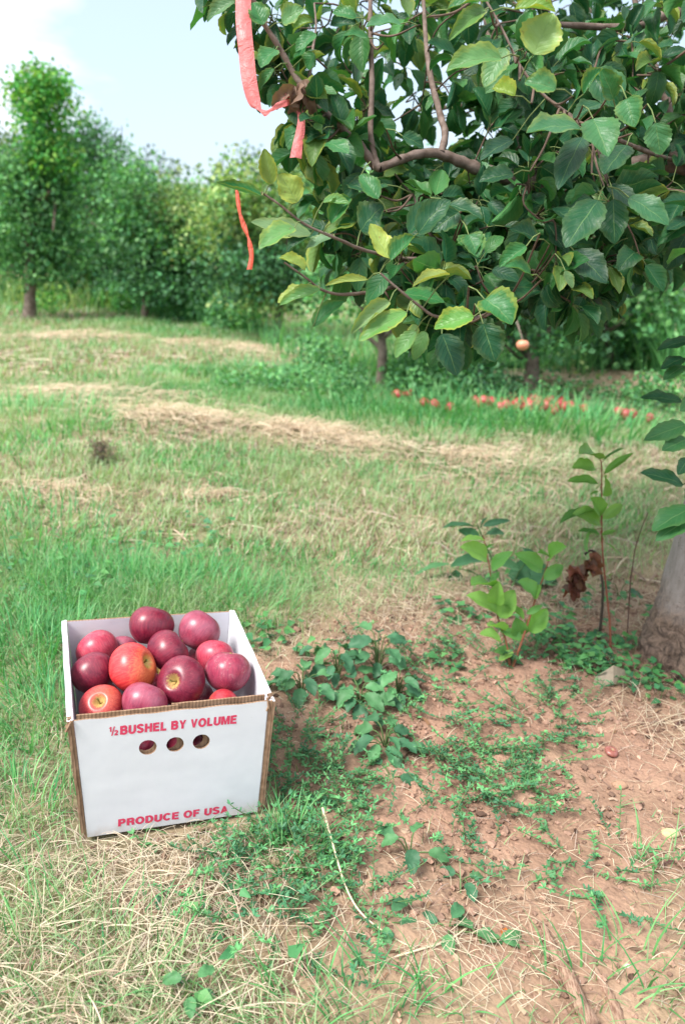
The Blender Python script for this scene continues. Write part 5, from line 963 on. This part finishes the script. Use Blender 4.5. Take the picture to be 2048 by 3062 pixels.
def far_tree(label, base, lean, blobs, pal, tr=.06, leafs=.05, dens=1.0, dd=None, name='apple_tree', grp='apple trees of the rows behind', extra=None, shoots=0, stakes=0):
    b0 = G(*base) if dd is None else PYG(base[0], dd); dp = depth_of(b0); r_ = empty(name, b0, label, 'tree', grp); top_ = min(b_[1] for b_ in blobs); cx = np.mean([b_[0] for b_ in blobs])
    cm = PY(base[0] + lean, (top_ + base[1]) / 2, b0[1]); ct_ = PY(cx, top_ + 30, b0[1]); tk = Acc()
    p = spline([b0 - np.array([0, 0, .05]), b0 * .6 + cm * .4 + np.array([.03, 0, 0]), cm, ct_], 5); V, Q = tube(p, np.linspace(tr, tr * .25, len(p)) * np.concatenate([[1.35, 1.15], np.ones(len(p) - 2)]), 9, .15); tk.add(V, Q)
    for b_ in blobs:
        e = PY(b_[0], b_[1], b0[1] + random.uniform(-.4, .4)); s_ = p[random.randint(5, min(11, len(p) - 1))]; V, Q = tube(spline([s_, (s_ + e) / 2 + RS.normal(0, .08, 3), e], 4), np.linspace(tr * .45, tr * .1, 9), 5, .1); tk.add(V, Q)
    tk.build('trunk', M_farbark, r_, off=b0); cr = Acc()
    for b_ in blobs:
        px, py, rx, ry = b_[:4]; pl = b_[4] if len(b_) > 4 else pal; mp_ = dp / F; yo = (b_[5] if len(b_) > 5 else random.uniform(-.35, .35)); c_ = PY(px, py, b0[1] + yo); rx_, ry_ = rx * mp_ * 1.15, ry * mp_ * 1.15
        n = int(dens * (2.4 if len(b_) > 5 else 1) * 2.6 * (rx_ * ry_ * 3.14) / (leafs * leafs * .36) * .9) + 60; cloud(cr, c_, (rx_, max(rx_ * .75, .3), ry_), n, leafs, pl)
    for k in range(shoots):
        b_ = random.choice(blobs[:3]); c_ = PY(b_[0] + random.uniform(-.7, .7) * b_[2], b_[1] - b_[3] * .7, b0[1]); e = c_ + np.array([random.uniform(-.1, .1), 0, random.uniform(.08, .3)]) * dp / 8; V, Q = tube([c_, e], .004, 4); cr.add(V, Q, (.1, .1, .05, 1))
        for q_ in range(5): cloud(cr, c_ * (1 - q_ / 4) + e * q_ / 4, (.03, .03, .04), 8, leafs * .8, pal)
    cr.build('crown', M_far, r_, off=b0); return r_, b0
def PYG(px, y):  # ground point under picture column px at world distance y
    x = (px - 1024) / F * (y * cp + .3); return np.array([x, y, float(hgt(x, y))])
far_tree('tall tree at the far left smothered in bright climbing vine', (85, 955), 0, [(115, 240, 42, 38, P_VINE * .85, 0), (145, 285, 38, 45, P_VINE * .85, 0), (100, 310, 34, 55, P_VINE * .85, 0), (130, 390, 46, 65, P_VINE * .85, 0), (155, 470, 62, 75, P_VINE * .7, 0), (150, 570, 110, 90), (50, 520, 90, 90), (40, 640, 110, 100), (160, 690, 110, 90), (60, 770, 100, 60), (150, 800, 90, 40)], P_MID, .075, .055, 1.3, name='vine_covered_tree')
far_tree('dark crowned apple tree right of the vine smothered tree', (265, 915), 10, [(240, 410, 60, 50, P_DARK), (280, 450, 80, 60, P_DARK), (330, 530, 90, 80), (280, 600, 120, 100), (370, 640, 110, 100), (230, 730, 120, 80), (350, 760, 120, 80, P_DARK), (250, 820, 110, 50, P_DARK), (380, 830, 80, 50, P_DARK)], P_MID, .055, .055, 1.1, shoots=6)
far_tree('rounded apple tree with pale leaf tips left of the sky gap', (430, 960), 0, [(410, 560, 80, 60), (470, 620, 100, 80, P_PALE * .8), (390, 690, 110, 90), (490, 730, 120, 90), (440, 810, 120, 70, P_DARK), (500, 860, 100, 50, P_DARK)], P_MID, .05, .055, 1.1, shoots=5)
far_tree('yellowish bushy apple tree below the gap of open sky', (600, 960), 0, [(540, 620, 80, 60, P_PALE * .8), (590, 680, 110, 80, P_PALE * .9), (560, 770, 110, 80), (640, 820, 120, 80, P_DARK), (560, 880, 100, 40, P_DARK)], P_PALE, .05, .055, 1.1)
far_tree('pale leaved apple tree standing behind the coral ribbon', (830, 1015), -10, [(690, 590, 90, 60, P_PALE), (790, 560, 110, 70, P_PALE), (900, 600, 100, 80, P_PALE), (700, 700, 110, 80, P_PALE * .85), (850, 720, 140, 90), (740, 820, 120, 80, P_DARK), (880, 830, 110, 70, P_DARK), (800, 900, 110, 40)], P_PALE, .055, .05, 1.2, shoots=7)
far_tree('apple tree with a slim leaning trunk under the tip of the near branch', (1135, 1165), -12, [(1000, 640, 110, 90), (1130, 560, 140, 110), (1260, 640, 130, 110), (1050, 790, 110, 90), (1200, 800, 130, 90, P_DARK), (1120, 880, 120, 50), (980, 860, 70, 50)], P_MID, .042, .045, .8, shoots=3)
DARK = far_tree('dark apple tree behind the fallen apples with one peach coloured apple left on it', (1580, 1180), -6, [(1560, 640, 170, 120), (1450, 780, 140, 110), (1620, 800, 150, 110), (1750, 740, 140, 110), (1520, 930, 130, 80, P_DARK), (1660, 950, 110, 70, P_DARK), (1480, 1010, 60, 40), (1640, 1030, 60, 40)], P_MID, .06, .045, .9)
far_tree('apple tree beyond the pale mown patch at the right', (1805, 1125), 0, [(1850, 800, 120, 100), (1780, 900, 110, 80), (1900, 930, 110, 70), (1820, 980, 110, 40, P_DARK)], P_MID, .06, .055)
far_tree('apple tree at the far right edge behind the trunk shoot', (1990, 1110), 0, [(2000, 760, 130, 110), (2080, 880, 130, 100), (1960, 930, 100, 70)], P_MID, .045, .055)
far_tree('leafy tree whose crown only shows at the left edge of the photo', (-90, 900), 0, [(-20, 480, 90, 90, P_PALE * .8), (-60, 640, 130, 130), (-20, 780, 100, 70)], P_MID, .07, .07)
far_tree('slim backmost apple tree between the trunks under the near branch', (1340, 1050), 0, [(1330, 760, 130, 110), (1300, 880, 120, 70), (1400, 930, 100, 50)], P_MID, .05, .06)
far_tree('backmost apple tree right of the dark tree with the fallen apples', (1700, 1020), 0, [(1700, 800, 130, 110), (1690, 900, 120, 60), (1790, 880, 90, 60)], P_PALE * .8, .05, .07)
for k, (px, y_, s_) in enumerate([(1500, 15, 1.0), (1900, 16, 1.1), (2150, 13, 1.0), (1180, 17, 1.0), (960, 18, 1.0), (720, 19, .9), (520, 21, .95), (330, 20, 1.0), (60, 19, 1.1), (-200, 16, 1.0), (2350, 16, 1.0)]):
    b_ = PYG(px, y_); a_, c_ = topx(*[np.array(v_) for v_ in b_]); a_, c_ = float(a_), float(c_); u_ = F / y_ * s_
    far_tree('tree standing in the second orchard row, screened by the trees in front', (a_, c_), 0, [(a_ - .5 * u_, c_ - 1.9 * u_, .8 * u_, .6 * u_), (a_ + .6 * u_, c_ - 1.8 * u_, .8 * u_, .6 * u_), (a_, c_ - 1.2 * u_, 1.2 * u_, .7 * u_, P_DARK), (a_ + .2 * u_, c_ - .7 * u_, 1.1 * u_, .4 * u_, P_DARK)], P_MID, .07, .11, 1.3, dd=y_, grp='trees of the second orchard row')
# rank weeds and seedlings under the first row
un = Acc()
for px, py, rx, ry, n, sz, pl in [(330, 880, 60, 45, 500, .05, P_MID), (420, 900, 80, 40, 700, .05, P_VINE * .8), (560, 900, 110, 60, 1100, .05, P_MID), (700, 940, 90, 50, 900, .05, P_MID), (150, 905, 60, 35, 350, .04, P_VINE * .8), (40, 880, 60, 30, 300, .05, P_PALE), (620, 840, 60, 40, 500, .05, P_VINE * .7),
  (960, 1060, 90, 50, 900, .035, P_MID), (1050, 1140, 70, 40, 700, .03, P_MID), (1230, 1110, 90, 60, 1300, .032, P_MID), (1330, 1120, 90, 60, 1300, .032, P_MID), (1430, 1120, 90, 60, 1300, .032, P_DARK), (1300, 1170, 120, 25, 700, .028, P_MID), (1500, 1160, 60, 30, 500, .03, P_DARK), (1760, 1170, 60, 22, 300, .03, P_MID), (1650, 1150, 40, 45, 300, .03, P_MID), (1720, 1110, 25, 30, 120, .035, P_PALE),
  (1900, 1190, 80, 30, 500, .03, P_MID), (1990, 1170, 80, 50, 600, .035, P_MID), (1850, 1080, 100, 40, 700, .05, P_MID), (1980, 1060, 90, 60, 800, .05, P_PALE * .7), (830, 1130, 70, 25, 400, .03, P_MID), (930, 1150, 70, 25, 400, .03, P_MID), (700, 1140, 60, 15, 200, .03, P_MID), (1600, 1060, 120, 50, 600, .05, P_MID), (1250, 1010, 120, 40, 700, .05, P_MID), (1450, 1040, 90, 40, 500, .05, P_MID)]:
    b_ = G(px, py + ry); dp = depth_of(b_); c_ = PY(px, py, b_[1]); cloud(un, c_, (rx * dp / F, .35, ry * dp / F), n, sz, pl, nrmup=.8)
def stalks(x0, x1, ya, yb, n, Lr, wd, pal):
    global un
    px = RS.uniform(x0, x1, n); f_ = (px - x0) / (x1 - x0); B = np.array([G(a_, ya + (yb - ya) * t__ + random.uniform(-22, 22)) for a_, t__ in zip(px, f_)])
    V, Q, C = blades(B, RS.random(n) * 6.283, RS.uniform(*Lr, n), np.full(n, wd), np.abs(RS.normal(.1, .12, n)), RS.normal(.6, .3, n), pickcol(pal, n), 4); un.add(V, Q, C)
stalks(280, 780, 905, 985, 1100, (.3, .75), .02, P_MID * 1.5); stalks(0, 330, 900, 915, 500, (.25, .5), .02, P_PALE); stalks(1750, 2060, 1085, 1150, 700, (.3, .7), .014, P_MID * 1.4); stalks(1250, 1800, 1110, 1130, 500, (.2, .5), .01, P_MID); stalks(780, 1250, 1040, 1150, 500, (.15, .4), .01, P_MID * 1.4)
tag(un.build('undergrowth', M_far), 'rank weeds and tall grass crowding under the orchard rows', 'undergrowth', kind='stuff')
# wooded rise far behind, and the rise itself
hx = np.linspace(-320, 320, 90); hr_ = np.linspace(0, 1, 12); V = []
for t__ in hr_:
    V.append(np.stack([hx, 110 + t__ * 160 + 0 * hx, -6 + np.sin(t__ * math.pi / 2) * (16 + 5 * np.sin(hx / 60 + 1))], -1))
V = np.concatenate(V); i = np.arange(11)[:, None] * 90; j = np.arange(89)[None]
tag(mesh('hills', V, np.stack([i + j, i + j + 1, i + 90 + j + 1, i + 90 + j], -1).reshape(-1, 4), plain('hill_grass', (.06, .11, .07), (.08, .13, .09), .2, .9)), kind='structure')
wd_ = Acc()
for k in range(46):
    x_ = -150 + k * 6.6 + random.uniform(-2, 2); y_ = random.uniform(105, 125); h_ = 4.5 + random.uniform(-1, 1.6); cloud(wd_, (x_, y_, h_ * .9), (5.0, 3.5, h_), 700, .55, P_HAZE)
tag(wd_.build('distant_wood', M_far), 'distant woodland line with blue haze in its leaf colour, seen through the sky gap', 'wood', kind='stuff')
# windfalls beneath the row, and the one apple still hanging
FA = [(1444, 1220, .046, 'coral', 'largest coral apple lying clear of the grass, leftmost of the main run of windfalls'), (1492, 1232, .036, 'coral', 'pale coral windfall just right of the largest one'), (1513, 1222, .034, 'coral', 'small peach windfall left of the first crimson windfall'), (1541, 1219, .038, 'fallen', 'first crimson windfall right of the pale coral ones'),
 (1576, 1216, .034, 'fallen', 'round red windfall directly below the dark tree trunk'), (1581, 1233, .042, 'coral', 'broad coral windfall lying nearest the camera below the dark tree'), (1612, 1212, .034, 'fallen', 'deep red windfall right of the trunk of the dark tree'), (1560, 1208, .03, 'fallen', 'small red windfall at the foot of the dark tree trunk')]
for px, py in ((1185, 1193), (1206, 1190), (1222, 1189), (1530, 1197), (1418, 1205), (1632, 1222), (1655, 1226), (1668, 1219), (1686, 1229), (1700, 1222), (1718, 1231), (1640, 1210), (1598, 1222), (1622, 1234), (1747, 1236), (1848, 1246), (1868, 1250), (1886, 1249), (1938, 1262), (1300, 1222), (1545, 1232), (1505, 1208), (1590, 1205), (1675, 1208), (1470, 1212), (1655, 1240), (1345, 1230), (1268, 1216)):
    reg = 'in the loose group at the left' if px < 1250 and px > 1000 else ('alone in the far left grass' if px < 1000 else ('in the sparse group by the right edge' if px > 1800 else 'in the crowded run under the dark tree'))
    FA.append((px, py, random.uniform(.028, .037), random.choice(['fallen', 'coral', 'fallen', 'rot']) if px < 1780 else 'rot', 'small blurred windfall ' + reg))
for k, (px, py, r_, mt, lb_) in enumerate(FA):
    g_ = G(px, py + 8); apple('apple', g_ + np.array([0, 0, r_ * .9 + .010]), r_, MA[mt], (random.uniform(-1, 1), random.uniform(-.5, 1), random.uniform(-1, 1)), 200 + k, lb_, 'windfall apples under the row', .9, 16, 12, False)
g_ = G(1580, 1180); ap_ = PY(1562, 1018, g_[1] - 1.25); V, Q = tube(spline([PY(1600, 900, g_[1] - .1), PY(1540, 850, g_[1] - .7), PY(1535, 920, g_[1] - 1.1), ap_], 6), np.linspace(.012, .003, 19), 6, .2)
mesh('branch', V, Q, M_farbark, DARK[0], off=DARK[1]);
apple('apple', PY(1562, 1032, g_[1] - 1.25), .034, MA['peach'], (0, 1, .1), 400, 'peach coloured apple still hanging low on the dark tree', None, .9, 20, 14, True)
